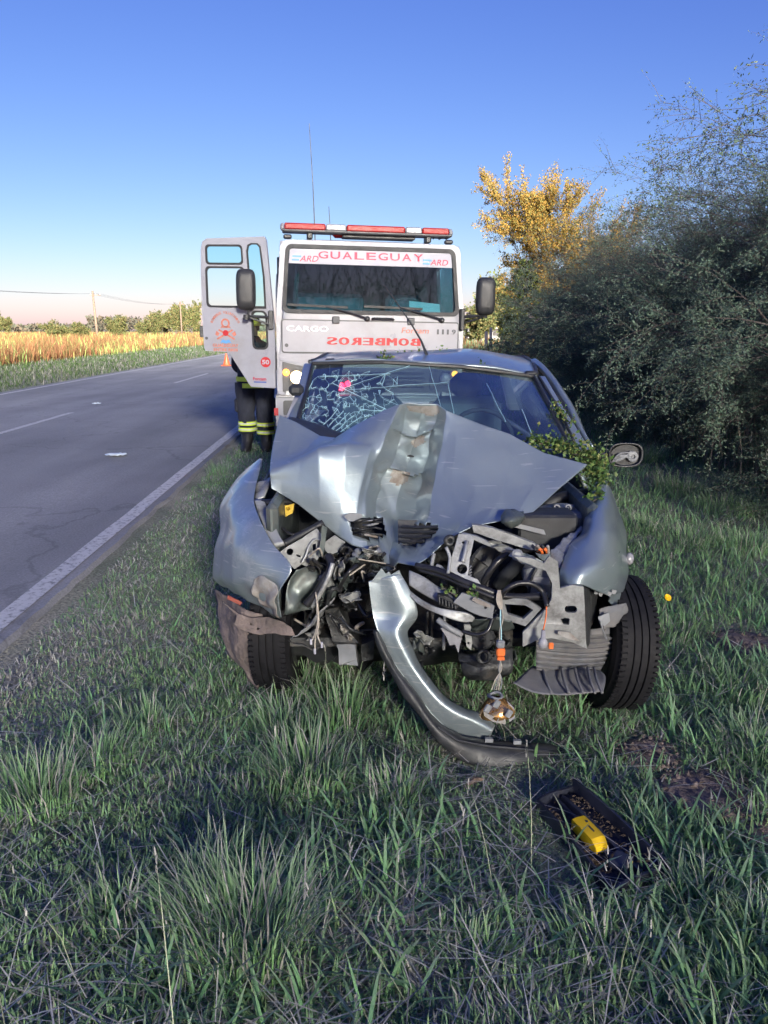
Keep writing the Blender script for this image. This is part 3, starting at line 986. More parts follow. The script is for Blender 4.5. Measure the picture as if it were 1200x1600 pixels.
# ================================================================ small house and gate posts beyond the truck
M_WALLW = mat('white_render', (.40, .39, .37), rough=.85, var=.15, scale=3)
M_ROOFM = mat('grey_sheet_roof', (.34, .33, .33), rough=.5, var=.2, metal=.3)
M_DKWIN = mat('dark_window', (.03, .035, .04), rough=.15)
M_WOOD = mat('weathered_wood', (.17, .12, .085), rough=.85, var=.35, scale=6, bump=.4)
M_POST = mat('pale_post', (.5, .46, .42), rough=.8, var=.2)
hs = thing('small_house', 'small white house with a flat grey roof far behind the truck', 'house', (0, 0, 0))
h0, h1 = W(731, 520, 112), W(788, 520, 112)
cx = (h0.x + h1.x) / 2; wdt = h1.x - h0.x
o = build('wall', MB().box((cx, 114, 1.25), (wdt, 4, 2.5)), M_WALLW, hs)
build('roof', MB().box((cx, 113.9, 2.62), (wdt + .8, 5, .22), bev=.03), M_ROOFM, hs)
for k, fx in enumerate((-.25, .28)):
    wv = build('window', MB().box((cx + fx * wdt, 111.98, 1.35), (1.0, .08, 1.0)), M_DKWIN, hs)
    build('sill', MB().box((cx + fx * wdt, 111.93, .8), (1.2, .16, .08)), M_WALLW, wv)
build('door', MB().box((cx, 111.98, 1.0), (.85, .08, 2.0)), M_WOOD, hs)
for px, lab, h in ((760, 'pale gate post left of its pair, in the dry grass under the far mirror', 1.55), (767, 'pale gate post right of its pair, in the dry grass under the far mirror', 1.75)):
    p = W(px, 520, 44)
    mb = MB().lathe((p.x, 44, 0), (0, 0, 1), [(0, .1), (h - .05, .085), (h, .06)], n=10)
    tag(build('gate_post', mb, M_POST, smooth=False), lab, 'post', 'gate posts')

# ================================================================ power line
M_WIRE = mat('dark_wire', (.06, .06, .065), rough=.5, var=.1)
POLES = [(-40.2, 110, 6.9, .025, 'leaning wooden power pole standing in the left field, the nearer one'), (-42.5, 165, 7.4, 0, 'straight wooden power pole by the tree clump, the farther one')]
tops = []
for x, y, h, ln, lab in POLES:
    r_ = thing('power_pole', lab, 'power pole', (x, y, 0), group='power poles in the left field')
    build('pole', MB().tube([(x + .2, y, 0), (x + .2 - ln * h * .5, y, h * .5), (x + .2 - ln * h, y, h)], [.17, .15, .12], n=10), M_WOOD, r_, smooth=True)
    tx = x + .2 - ln * h
    build('crossarm', MB().box((tx + .35, y, h - .55), (1.5, .1, .1)), M_WOOD, r_)
    for k in (-.3, .4, 1.0):
        build('insulator', MB().lathe((tx + k, y, h - .5), (0, 0, 1), [(0, .03), (.05, .06), (.12, .06), (.16, .02)], n=8), M_POST, r_)
    tops.append((tx, y, h))
pa, pb = Vector(tops[0]), Vector(tops[1])
pz = pa + (pa - pb) * 1.6
def span(a, b, sag): return [a.lerp(b, t) - Vector((0, 0, sag * 4 * t * (1 - t))) for t in np.linspace(0, 1, 15)]
for k in (-.3, .4, 1.0):
    mb = MB().tube(span(pz + Vector((k, 0, -.36)), pa + Vector((k, 0, -.36)), .9) + span(pa + Vector((k, 0, -.36)), pb + Vector((k, 0, -.36)), .6)[1:], .009, n=4)
    tag(build('power_line', mb, M_WIRE), 'thin power line strung between the poles of the left field', 'power line', 'power lines')

# ================================================================ cone and litter on the road
M_CONE = mat('orange_plastic', (.75, .10, .03), rough=.45, var=.1)
M_REFL = mat('white_reflective_band', (.8, .8, .8), rough=.3, var=.05)
cp = Vector((-7.05, 35, road_z(-5.6)))
cn = thing('traffic_cone', 'small orange traffic cone standing on the road past the open cab door', 'traffic cone', tuple(cp))
build('body', MB().lathe(cp, (0, 0, 1), [(.03, .17), (.06, .15), (.52, .035), (.54, .03), (.54, .02)], n=20), M_CONE, cn, smooth=False)
build('base', MB().box(cp + Vector((0, 0, .018)), (.42, .42, .035), bev=.012), M_CONE, cn)
M_SHEET = mat('pale_plastic_sheet', (.55, .62, .68), rough=.4, var=.1)
def litter(px, py, w, d, lab, cat, name):
    g = G(px, py, road_z(-4.5) + .004); mb = MB(); rows = []
    for i in range(7):
        rows.append([(g.x + (k / 8 - .5) * w * (1 - .5 * abs(i / 6 - .5)), g.y + (i / 6 - .5) * d * (1 - .6 * abs(k / 8 - .5)), g.z + .012 + .018 * noise.noise(Vector((k * .9, i * .9, px)))) for k in range(9)])
    mb.grid(rows)
    tag(build(name, mb, M_SHEET, solid=.003), lab, cat)
litter(181, 711, .28, .22, 'crumpled pale blue plastic scrap lying in the near lane', 'plastic scrap', 'plastic_scrap')
litter(151, 631, .20, .22, 'tiny pale scrap lying far out on the asphalt', 'plastic scrap', 'plastic_scrap')
# ================================================================ fire truck
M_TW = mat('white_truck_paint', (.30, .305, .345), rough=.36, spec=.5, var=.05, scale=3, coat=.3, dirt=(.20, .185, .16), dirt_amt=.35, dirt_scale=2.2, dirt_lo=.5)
M_RUB = mat('black_rubber', (.022, .022, .024), rough=.6, var=.25, scale=20)
M_PLB = mat('black_plastic', (.03, .031, .034), rough=.45, var=.25, scale=12, bump=.15, bscale=200)
M_GRY = mat('dark_grey_grille', (.075, .077, .082), rough=.5, var=.2)
M_TGL = glass_mat('truck_windscreen', (.52, .74, .78), refl=1.3)
M_DGL = glass_mat('door_window', (.93, .97, .98), refl=.5)
M_DGLT = glass_mat('door_window_tinted', (.80, .94, .94), refl=.5)
M_RED = mat('red_lens', (.34, .008, .008), rough=.35, spec=.2, var=.25, scale=30)
M_CLR = mat('clear_lens', (.28, .28, .30), rough=.2, var=.2, scale=30)
M_REDP = mat('red_print', (.45, .015, .02), rough=.5, var=.08)
M_PINKP = mat('pink_red_print', (.48, .02, .07), rough=.5, var=.08)
M_ORP = mat('faded_orange_print', (.50, .17, .12), rough=.6, var=.3, scale=25)
M_BLUP = mat('sky_blue_print', (.10, .30, .62), rough=.5, var=.1)
M_NAVP = mat('navy_print', (.05, .09, .32), rough=.5, var=.1)
M_CHR = mat('chrome_letters', (.85, .85, .88), rough=.3, var=.04)
M_DKLET = mat('dark_letters', (.07, .075, .09), rough=.4)
M_INT = mat('dark_cab_trim', (.10, .115, .13), rough=.8, var=.2)
M_SEAT = mat('blue_grey_seat', (.13, .16, .20), rough=.9, var=.2)
M_PAPER = mat('white_paper', (.8, .82, .82), rough=.8, var=.04)
M_STEEL = mat('galvanised_steel', (.35, .36, .37), rough=.45, metal=.6, var=.2, dirt=(.2, .17, .14), dirt_amt=.5)
M_HEAD = mat('lit_headlamp', (.9, .8, .6), rough=.3, emit=(1.0, .72, .36), estr=3.5)
M_AMB = mat('lit_amber_indicator', (.9, .4, .05), rough=.3, emit=(1.0, .33, .03), estr=1.6)
M_REDL = mat('lit_red_flasher', (.8, .05, .06), rough=.3, emit=(1.0, .012, .03), estr=7.0)
M_BAND = mat('windscreen_banner', (.40, .40, .45), rough=.6, var=.03)

TY = R(-8.0)                               # cab turned a little; local x = right in the picture, y = back, z = up
TRUCK = thing('fire_truck', 'white fire truck with a red light bar parked behind the wreck, one cab door open', 'fire truck', (-1.313 + 1.139, 9.57, 0), (0, R(1.0), -TY))
TM = Matrix.LocRotScale(Vector((-1.313 + 1.139, 9.57, 0)), TRUCK.rotation_euler.to_quaternion(), Vector((1, 1, 1)))
HW = 1.15
def tb(name, mb, m, parent=None, **k): return build(name, mb, m, parent or TRUCK, world=False, **k)
def text_mb(txt, h, w=None, bold=0.0, mirror=False, shear=0.0, thick=.004):
    """letters as a thin raised mesh in the x-z plane, left end at x=0, baseline z=0, facing -y"""
    cu = bpy.data.curves.new('txt', 'FONT')
    cu.body = txt; cu.size = 1; cu.offset = bold; cu.shear = shear; cu.resolution_u = 3; cu.fill_mode = 'BOTH'
    cu.extrude = thick / h / 2
    o = bpy.data.objects.new('txt', cu); COL.link(o)
    me = o.to_mesh()
    vs = [v.co.copy() for v in me.vertices]; fs = [tuple(p.vertices) for p in me.polygons]
    o.to_mesh_clear(); bpy.data.objects.remove(o); bpy.data.curves.remove(cu)
    x0 = min(v.x for v in vs); x1 = max(v.x for v in vs); y0 = min(v.y for v in vs); y1 = max(v.y for v in vs)
    sz = h / (y1 - y0); sx = (w / (x1 - x0)) if w else sz
    out = []
    for v in vs:
        x = (v.x - x0) * sx
        if mirror: x = (x1 - x0) * sx - x
        out.append(Vector((x, -v.z * h, (v.y - y0) * sz)))
    mb = MB(); mb.add(out, fs); return mb
def put(mb, x, y, z, f=None):
    m2 = MB(); m2.f = mb.f
    m2.v = [tuple(f(Vector((x + a, y + b, z + c))) if f else (x + a, y + b, z + c)) for a, b, c in mb.v]
    return m2
# cab shell: a windscreen-high front that leans back, built as a frame with the window opening left open
def front_y(z): return 0.0 if z < 1.72 else (z - 1.72) * .16
def fpt(x, z): return Vector((x, front_y(z), z))
out = rrect(-HW, .80, HW, 2.63, .10, 5)
win = rrect(-HW + .085, 1.80, HW - .085, 2.565, .07, 5)
mb = MB()
def to_front(a, b):
    k = 1 - .055 * max(0, (b - 1.75) / .9)
    return fpt(a * k, b)
mb.prism(out, .05, [win, rrect(-.97, 1.315, .97, 1.325, .003, 1)], to_front)
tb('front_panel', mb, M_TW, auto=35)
# flanks, roof and back of the cab
for s in (-1, 1):
    mb = MB()
    def side3(a, b, s=s):
        k = 1 - .055 * max(0, (b - 1.75) / .9)
        return Vector((s * (HW - .002) * k, a, b))
    holes = [rrect(.42, 1.72, 1.35, 2.45, .08, 4)] if s > 0 else [rrect(.14, .9, 1.08, 2.5, .08, 4)]
    prof = [(.05, .80), (1.75, .80), (1.75, 2.58), (.2, 2.62), (.15, 2.55), (.05, 1.75)]
    mb.prism(prof, .045, holes, side3, off=Vector((-s, 0, 0)))
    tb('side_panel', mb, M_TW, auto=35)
mb = MB(); rows = []
for i, (y, dz) in enumerate(((.145, -.06), (.20, 0), (.6, .045), (1.2, .05), (1.75, .03), (1.80, -.05))):
    rows.append([(x, y, 2.635 + dz - .05 * (abs(x) / 1.08) ** 6) for x in np.linspace(-1.085, 1.085, 13)])
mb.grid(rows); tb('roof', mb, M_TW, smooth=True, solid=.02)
mb = MB().box((0, 1.775, 1.72), (2.24, .05, 1.7)); tb('rear_wall', mb, M_INT)
mb = MB().box((0, .9, .93), (2.2, 1.7, .1)); tb('floor_pan', mb, M_INT)
# windscreen, its seal and the banner
o_ws = tb('windscreen', MB().prism(rrect(-HW + .09, 1.805, HW - .09, 2.56, .065, 5), .006, (), lambda a, b: to_front(a, b) + Vector((0, .012, 0))), M_TGL)
tb('windscreen_seal', MB().prism(rrect(-HW + .068, 1.783, HW - .068, 2.582, .08, 5), .03, [rrect(-HW + .115, 1.83, HW - .115, 2.535, .055, 5)], lambda a, b: to_front(a, b) + Vector((0, -.012, 0))), M_RUB, o_ws)
tb('banner', MB().prism([(-HW + .12, 2.36), (HW - .12, 2.36), (HW - .125, 2.53), (-HW + .125, 2.53)], .003, (), lambda a, b: to_front(a, b) + Vector((0, .004, 0))), M_BAND, o_ws)
def on_front(v): 
    p = to_front(v.x, v.z); return Vector((p.x, p.y + v.y, v.z))
for i, ch in enumerate('GUALEGUAY'):
    tb('letter', put(text_mb(ch, .085, .122, bold=.012), -.67 + i * .151, .001, 2.425, on_front), M_PINKP, o_ws)
for x in (-.985, .66):
    tb('lettering', put(text_mb('ARD', .068, .235, bold=.01, shear=.25), x + .085, .001, 2.385, on_front), M_PINKP, o_ws)
    tb('logo_stripe', put(MB().box((.05, 0, .052), (.11, .003, .022)).box((.035, 0, .012), (.09, .003, .022)), x, .001, 2.39, on_front), M_BLUP, o_ws)
# bonnet lid under the windscreen
mb = MB().prism(rrect(-1.075, 1.335, 1.06, 1.70, .02, 3), .02, (), lambda a, b: Vector((a, -.016, b)))
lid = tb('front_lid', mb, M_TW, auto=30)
tb('lid_gap', MB().prism(rrect(-1.09, 1.318, 1.075, 1.716, .03, 3), .012, (), lambda a, b: Vector((a, -.006, b))), M_GRY, lid)
tb('lettering', put(text_mb('CARGO', .065, .50, bold=.012, thick=.01), -1.03, -.024, 1.575), M_CHR, lid)
for i, ch in enumerate('BOMBEROS'):                  # wide block letters, written in mirror image
    lt = MB()
    for k, dx in enumerate((0, -.006, .006, -.011, .011)):
        t_ = put(text_mb(ch, .088, .108, mirror=True), -.54 + (7 - i) * .146 + dx, -.019 - .0006 * k, 1.425); lt.add(t_.v, t_.f)
    tb('letter', lt, M_REDP, lid)
tb('lettering', put(text_mb('Forcam', .066, .34, bold=.008, shear=.15), .36, -.019, 1.575), M_ORP, lid)
for i, ch in enumerate('1119'):
    tb('letter', put(text_mb(ch, .06, .05 if ch == '9' else .024, bold=.02, thick=.008), .80 + i * .062, -.022, 1.568), M_DKLET, lid)
tb('lock', MB().lathe((-1.03, -.015, 1.41), (0, -1, 0), [(0, .022), (.008, .022), (.008, .012), (.004, .012)], n=14), M_GRY, lid)
for x in (-.44, .475): tb('hinge', MB().box((x, -.028, 1.715), (.085, .03, .085), bev=.008), M_GRY, lid)
tb('handle', MB().tube([(.0, -.02, 1.735), (.02, -.045, 1.742), (.24, -.045, 1.738), (.26, -.02, 1.73)], .014, n=6), M_PLB)
# wipers
for x0, x1 in ((-1.0, -.06), (-.08, .86)):
    w = tb('wiper', MB().lathe((x1, -.01, 1.735), (0, -1, 0), [(0, .035), (.03, .028), (.045, .012)], n=12), M_PLB)
    tb('wiper_arm', MB().tube([to_front(x1, 1.74) + Vector((0, -.035, 0)), to_front(x1 - .2, 1.80) + Vector((0, -.05, 0)), to_front(x1 - .5, 1.865) + Vector((0, -.03, 0))], [.014, .012, .009], n=6), M_PLB, w)
    tb('wiper_blade', MB().box(tuple(to_front((x0 + x1) / 2 - .13, 1.872) + Vector((0, -.014, 0))), (.72, .014, .028), rot=Matrix.Rotation(R(1.5), 3, 'Y')), M_RUB, w)
# cab inside: seats, dash, steering wheel, paper
tb('dashboard', MB().box((0, .42, 1.70), (2.1, .45, .22), bev=.06), M_INT)
for x, w in ((-.42, .95), (.62, .52)):
    st = tb('seat', MB().box((x, 1.2, 1.42), (w, .55, .16), bev=.05), M_SEAT)
    tb('backrest', MB().box((x, 1.45, 1.78), (w, .16, .62), bev=.06), M_SEAT, st)
sw = tb('steering_wheel', MB().tube([(.55 + .23 * math.cos(t), .70 + .13 * math.sin(t), 1.86 + .16 * math.sin(t)) for t in np.linspace(0, 2 * math.pi, 25)], .016, n=6, cap=False), M_INT)
tb('spoke', MB().box((.55, .70, 1.86), (.44, .03, .05)), M_INT, sw)
tb('paper_sheet', MB().prism([(.47, 1.80), (.86, 1.79), (.855, 1.93), (.475, 1.96)], .003, (), lambda a, b: to_front(a, b) + Vector((0, .06, 0))), M_PAPER)
tb('wing_vent_frame', MB().tube([to_front(-.93, 1.86) + Vector((0, .35, 0)), to_front(-.90, 2.5) + Vector((0, .4, 0))], .03, n=6), M_GRY)
# light bar and roof fittings
lb = tb('light_bar', MB().box((-.02, .40, 2.755), (2.08, .24, .035), bev=.012), M_GRY)
xs_ = [-1.02, -.52, -.27, .45, .66, 1.0]
for k in range(5):
    a, b = xs_[k], xs_[k + 1]
    tb('lens', MB().box(((a + b) / 2 - .02, .40, 2.80), (b - a - .008, .25, .075), bev=.014), M_CLR if k in (1, 3) else M_RED, lb)
for s in (-1, 1): tb('end_cap', MB().lathe((-.02 + s * 1.02, .40, 2.80), (s, 0, 0), [(0, .05), (.03, .045), (.045, .02)], n=12), M_CLR, lb)
for x in (-.73, .73): tb('mount', MB().box((x, .40, 2.705), (.07, .16, .08), bev=.015), M_PLB, lb)
tb('speaker_housing', MB().box((.12, .46, 2.72), (.9, .2, .045), bev=.01), M_PLB, lb)
tb('beacon', MB().box((-.33, .52, 2.745), (.22, .14, .07), bev=.03), M_RED)
for x in (-1.0, .97): tb('marker_lamp', MB().box((x, .27, 2.675), (.10, .09, .05), bev=.015), M_PLB)
mb = MB().tube([(.80, .4, 2.72), (.84, .36, 2.76), (.88, .42, 2.72), (.94, .38, 2.75), (1.0, .4, 2.68)], .008, n=5); tb('cable', mb, M_PLB)
for x, y, h, lean in ((-.60, 1.5, 1.55, -.05), (-.38, 1.6, .55, -.06)):
    a = tb('antenna', MB().tube([(x, y, 2.66), (x + lean * .4 * h, y, 2.68 + h * .5), (x + lean * h, y, 2.68 + h)], [.009, .006, .004], n=5), M_PLB)
    tb('antenna_base', MB().lathe((x, y, 2.65), (0, 0, 1), [(0, .03), (.03, .03), (.06, .012)], n=10), M_PLB, a)
# lower front: dark grille band, lamps and bumper
tb('grille_panel', MB().prism([(-1.08, 1.215), (-.80, 1.155), (.78, 1.155), (1.07, 1.215), (1.07, .86), (-1.08, .86)], .06, (), lambda a, b: Vector((a, -.03, b))), M_GRY)
for z in (.93, .985, 1.04, 1.095): tb('grille_bar', MB().box((0, -.04, z), (1.3, .03, .022), bev=.006), M_PLB)
tb('front_apron', MB().prism([(-1.12, 1.31), (1.10, 1.31), (1.10, 1.235), (.8, 1.17), (-.8, 1.17), (-1.12, 1.235)], .03, (), lambda a, b: Vector((a, -.012, b))), M_TW)
for s in (-1, 1):
    hp = tb('headlamp_pod', MB().prism([(s * .72, .90), (s * 1.0, .92), (s * 1.0, 1.02), (s * .97, 1.12), (s * .73, 1.14)][::s], .05, (), lambda a, b: Vector((a, -.055, b))), M_PLB)
    tb('headlamp', MB().lathe((s * .915, -.07, 1.035), (0, -1, 0), [(0, .075), (.02, .068), (.035, .04), (.038, 0)], n=18), M_HEAD if s < 0 else M_CLR, hp, smooth=True)
    tb('indicator', MB().lathe((s * 1.04, -.03, 1.09), (0, -1, 0), [(0, .040), (.018, .04), (.026, .015), (.027, 0)], n=14), M_AMB, hp, smooth=True)
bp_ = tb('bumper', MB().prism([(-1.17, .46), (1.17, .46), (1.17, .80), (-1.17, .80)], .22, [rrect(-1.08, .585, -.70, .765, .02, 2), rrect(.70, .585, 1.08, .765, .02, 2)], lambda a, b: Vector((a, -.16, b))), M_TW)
tb('bumper_step', MB().box((0, -.07, .815), (2.34, .24, .02), bev=.004), M_STEEL, bp_)
for s in (-1, 1):
    fl = tb('fog_lamp_recess', MB().box((s * .89, -.08, .675), (.375, .10, .175)), M_GRY, bp_)
    tb('fog_lamp', MB().lathe((s * .89, -.13, .675), (0, -1, 0), [(0, .075), (.012, .072), (.02, .06), (.012, .04), (.012, 0)], n=18), M_PLB, bp_)
    tb('red_marker', MB().box((s * 1.165, -.165, .63), (.05, .012, .09)), M_REDP, bp_)
tb('flasher', MB().lathe((-.385, -.10, .93), (0, -1, 0), [(0, .05), (.03, .048), (.04, .02)], n=14), M_REDL)
tb('flasher', MB().lathe((-.30, -.10, .965), (0, -1, 0), [(0, .035), (.03, .032), (.04, .02)], n=14), M_REDL)
for x in (-1.02, -.88, .9): tb('bracket', MB().box((x, -.03, .845), (.05, .1, .05)), M_STEEL)
# chassis, body box, wheels
tb('chassis', MB().box((0, 3.2, .75), (.9, 5.6, .22)), M_GRY)
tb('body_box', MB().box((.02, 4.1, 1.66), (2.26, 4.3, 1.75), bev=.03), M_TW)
for k in range(3):
    tb('locker_shutter', MB().box((-1.115, 2.7 + 1.35 * k, 1.7), (.03, 1.2, 1.35), bev=.01), M_STEEL)
    tb('locker_shutter', MB().box((1.155, 2.7 + 1.35 * k, 1.7), (.03, 1.2, 1.35), bev=.01), M_STEEL)
for s in (-1, 1):
    for y in (.75, 4.6):
        w = tb('wheel', MB().lathe((s * .86, y, .48), (s, 0, 0), [(0, .3), (.0, .44), (.03, .475), (.24, .475), (.27, .44), (.27, .29), (.2, .27)], n=30, cap=False), M_RUB, smooth=False)
        tb('rim', MB().lathe((s * .86, y, .48), (s, 0, 0), [(.2, .285), (.22, .2), (.12, .15), (.2, .08), (.21, 0)], n=24), M_STEEL, w)
    tb('mudguard', MB().tube([(s * 1.0, .75 + .58 * math.cos(t), .48 + .56 * math.sin(t)) for t in np.linspace(.15, math.pi - .15, 13)], .05, n=6), M_PLB)
# far side mirror (right in the picture) on its arm
mr_ = tb('mirror', MB().loft([[Vector((1.385 + .115 * k * math.copysign(abs(math.cos(t)) ** .45, math.cos(t)), y, 2.03 + .225 * k * math.copysign(abs(math.sin(t)) ** .45, math.sin(t)))) for t in np.linspace(0, 2 * math.pi, 29)[:-1]] for y, k in ((-.13, .55), (-.12, .82), (-.09, .96), (-.03, 1.0), (.0, .97))]), M_PLB, smooth=True)
tb('mirror_arm', MB().tube([(1.12, .05, 1.78), (1.22, 0, 1.79), (1.40, -.04, 1.80)], .022, n=6).tube([(1.12, .05, 1.70), (1.36, -.03, 1.78)], .012, n=5).tube([(1.40, -.04, 1.77), (1.40, -.05, 1.86)], .02, n=6), M_PLB, mr_)
tb('mirror_foot', MB().box((1.12, .05, 1.75), (.05, .12, .26), bev=.01), M_PLB, mr_)
tb('door_handle', MB().box((1.16, .5, 2.12), (.03, .06, .1), bev=.008), M_PLB)
tb('side_window', MB().box((1.115, .9, 2.08), (.008, .92, .74)), M_TGL)

# the open door: hinged at the front left corner, swung out towards the camera side so its outer face shows
DA = R(-14)
DH = Vector((-HW - .02, .03, 0))
dr = tb('cab_door', MB(), None)
bpy.data.objects.remove(dr)
def dpt(a, b, d=0.0):
    """door plane: a = distance out from the hinge (to the left), b = height, d = depth behind the outer face"""
    u = Vector((-math.cos(DA), math.sin(DA) * -1, 0)) if False else Vector((-math.cos(DA), -math.sin(DA), 0))
    n = Vector((-u.y, u.x, 0)) * -1
    if n.y < 0: n = -n
    k = 1 - .10 * max(0, (b - 1.6) / 1.05)
    off = 0.0
    if b > 1.6: off = (b - 1.6) * .085
    return DH + u * (a * k + off) + n * (d) + Vector((0, 0, b))
DN = (dpt(0, 1, 1) - dpt(0, 1, 0))
OUT = [(.0, .895), (.30, .905), (.335, .95), (.56, 1.30), (.60, 1.315), (.86, 1.325), (.875, 1.36), (.885, 1.75), (.885, 2.2), (.875, 2.50), (.85, 2.585), (.79, 2.62), (.02, 2.645), (.0, 2.6), (.0, 1.6)]
WINL = rrect(.325, 1.845, .815, 2.30, .045, 3)
WINU = rrect(.33, 2.335, .805, 2.545, .04, 3)
QUART = [(.085, 1.84), (.26, 1.84), (.265, 2.2), (.265, 2.48), (.245, 2.545), (.2, 2.565), (.12, 2.565), (.085, 2.53), (.07, 2.2)]
QLOW = rrect(.085, 1.36, .265, 1.80, .055, 4)
d_out = build('cab_door', MB().prism(OUT, .05, [WINL, WINU, QUART, QLOW], lambda a, b: dpt(a, b), off=DN), M_TW, TRUCK, world=False, auto=30)
for ol, mm, nm in ((WINL, M_DGL, 'lower_pane'), (WINU, M_DGLT, 'upper_pane'), (QUART, M_DGLT, 'quarter_pane'), (QLOW, M_DGLT, 'lower_quarter_pane')):
    tb(nm, MB().prism(ol, .006, (), lambda a, b: dpt(a, b, .02), off=DN), mm, d_out)
def grow2(ol, d):
    cx_ = sum(a for a, _ in ol) / len(ol); cz_ = sum(b for _, b in ol) / len(ol)
    wx = max(a for a, _ in ol) - min(a for a, _ in ol); wz = max(b for _, b in ol) - min(b for _, b in ol)
    return [(cx_ + (a - cx_) * (1 + 2 * d / wx), cz_ + (b - cz_) * (1 + 2 * d / wz)) for a, b in ol]
for ol in (WINL, WINU, QUART, QLOW):
    tb('window_seal', MB().prism(grow2(ol, .008), .02, [grow2(ol, -.014)], lambda a, b: dpt(a, b, -.008), off=DN), M_RUB, d_out)
tb('swage_line', MB().prism([(.0, 1.285), (.57, 1.30), (.56, 1.287), (.0, 1.272)], .008, (), lambda a, b: dpt(a, b, -.006), off=DN), M_TW, d_out)
tb('door_latch', MB().box(tuple(dpt(.905, 1.55, .03)), (.05, .06, .13), bev=.008), M_PLB, d_out)
tb('lock', MB().lathe(dpt(.84, 1.475, 0), -DN, [(0, .018), (.006, .018), (.006, 0)], n=12), M_GRY, d_out)
def on_door(a0, b0, d=-.003):
    """text frame on the door: text x runs to the right in the picture, so distance from the hinge falls"""
    def f(v): return dpt(a0 - v.x, b0 + v.z, d + v.y)
    return f
# crest: helmet, shield and crossed axes under an arc of small letters
mb = MB()
for (cx_, cz_, r_, sx_) in ((.60, 1.655, .055, 1.0),): mb.prism(disc(cx_, cz_, r_, 16, sx_), .003, [disc(cx_, cz_, r_ * .62, 12, sx_)], lambda a, b: dpt(a, b, -.004), off=DN)
mb.prism([(.665, 1.60), (.535, 1.60), (.55, 1.62), (.65, 1.62)], .003, (), lambda a, b: dpt(a, b, -.004), off=DN)
for s in (-1, 1):
    mb.prism([(.60 + s * .10, 1.46), (.60 + s * .115, 1.475), (.60 - s * .08, 1.585), (.60 - s * .095, 1.57)], .003, (), lambda a, b: dpt(a, b, -.0045 - .002 * s), off=DN)
    mb.prism([(.60 + s * .075, 1.535), (.60 + s * .115, 1.565), (.60 + s * .13, 1.52), (.60 + s * .10, 1.50)], .003, (), lambda a, b: dpt(a, b, -.0035), off=DN)
tb('crest', mb, M_ORP, d_out)
tb('crest_centre', MB().prism(disc(.60, 1.54, .035, 14), .003, (), lambda a, b: dpt(a, b, -.009), off=DN), M_REDP, d_out)
tb('crest_ribbon', MB().prism([(.67, 1.42), (.64, 1.465), (.60, 1.45), (.56, 1.465), (.53, 1.42), (.56, 1.43), (.60, 1.415), (.64, 1.43)], .003, (), lambda a, b: dpt(a, b, -.009), off=DN), M_BLUP, d_out)
for i, ch in enumerate('BOMBEROS VOLUNTARIOS'):
    if ch == ' ': continue
    t = R(158 - 136 * i / 19); tm = text_mb(ch, .03, .021, bold=.01)
    ca, sa = math.cos(t - R(90)), math.sin(t - R(90))
    m2 = MB(); m2.f = tm.f
    m2.v = [tuple(dpt(.60 - (.165 * math.cos(t) + (x - .01) * ca - z * sa), 1.60 + .165 * math.sin(t) + (x - .01) * sa + z * ca, -.004 + y)) for x, y, z in tm.v]
    tb('crest_letter', m2, M_ORP, d_out)
tb('lettering', put(text_mb('GUALEGUAY', .038, .32, bold=.03), 0, 0, 0, on_door(.765, 1.375)), M_ORP, d_out)
tb('lettering', put(text_mb('ENTRE RIOS', .034, .30, bold=.03), 0, 0, 0, on_door(.755, 1.325)), M_ORP, d_out)
tb('speed_disc', MB().prism(disc(.115, 1.205, .062, 22), .004, (), lambda a, b: dpt(a, b, -.004), off=DN), M_REDP, d_out)
tb('lettering', put(text_mb('50', .055, .088, bold=.03), 0, 0, 0, on_door(.158, 1.178, -.007)), M_BAND, d_out)
tb('lettering', put(text_mb('Forcam', .04, .165, bold=.02), 0, 0, 0, on_door(.275, .985)), M_PINKP, d_out)
tb('print_underline', put(MB().box((.08, 0, .0), (.155, .003, .014)), 0, 0, 0, on_door(.268, .965, -.003)), M_NAVP, d_out)
# door mirror
mc = dpt(.27, 2.04, -.16)
dm = tb('mirror', MB().loft([[mc + Vector((.115 * k * math.copysign(abs(math.cos(t)) ** .45, math.cos(t)), y, .235 * k * math.copysign(abs(math.sin(t)) ** .45, math.sin(t)))) for t in np.linspace(0, 2 * math.pi, 29)[:-1]] for y, k in ((-.05, .55), (-.04, .82), (-.01, .96), (.06, 1.0), (.09, .97))]), M_PLB, d_out, smooth=True)
tb('mirror_arm', MB().tube([dpt(.03, 1.73, -.02), dpt(.2, 1.735, -.10), dpt(.30, 1.74, -.13)], .02, n=6).tube([dpt(.03, 1.64, -.02), dpt(.25, 1.72, -.12)], .013, n=5).tube([dpt(.27, 1.71, -.13), dpt(.27, 1.86, -.14)], .018, n=6).box(tuple(dpt(.03, 1.70, -.02)), (.06, .05, .22), bev=.008).lathe(dpt(.30, 1.725, -.13), (0, 0, 1), [(-.03, .035), (.03, .035)], n=10), M_PLB, d_out)
# ================================================================ firefighter standing behind the open door
M_SKIN = mat('skin', (.42, .26, .19), rough=.55, var=.12, scale=20)
M_TURN = mat('navy_turnout_cloth', (.018, .021, .034), rough=.9, var=.35, scale=14, bump=.5, bscale=70)
M_LIME = mat('lime_reflective_tape', (.55, .72, .06), rough=.45, var=.12, scale=30)
M_SILV = mat('silver_reflective_tape', (.55, .56, .58), rough=.35, var=.1)
M_BOOT = mat('black_boot_rubber', (.02, .02, .022), rough=.5, var=.25)
M_HELM = mat('yellow_helmet', (.6, .42, .05), rough=.35, var=.1)
M_HAIR = mat('dark_hair', (.03, .02, .015), rough=.7)
FP = G(397, 706); FP = Vector((FP.x + .02, FP.y + .15, 0))
PER = thing('person', 'firefighter in navy turnout gear with lime bands standing behind the open truck door', 'person', tuple(FP))
def pv(x, y, z): return FP + Vector((x, y, z))
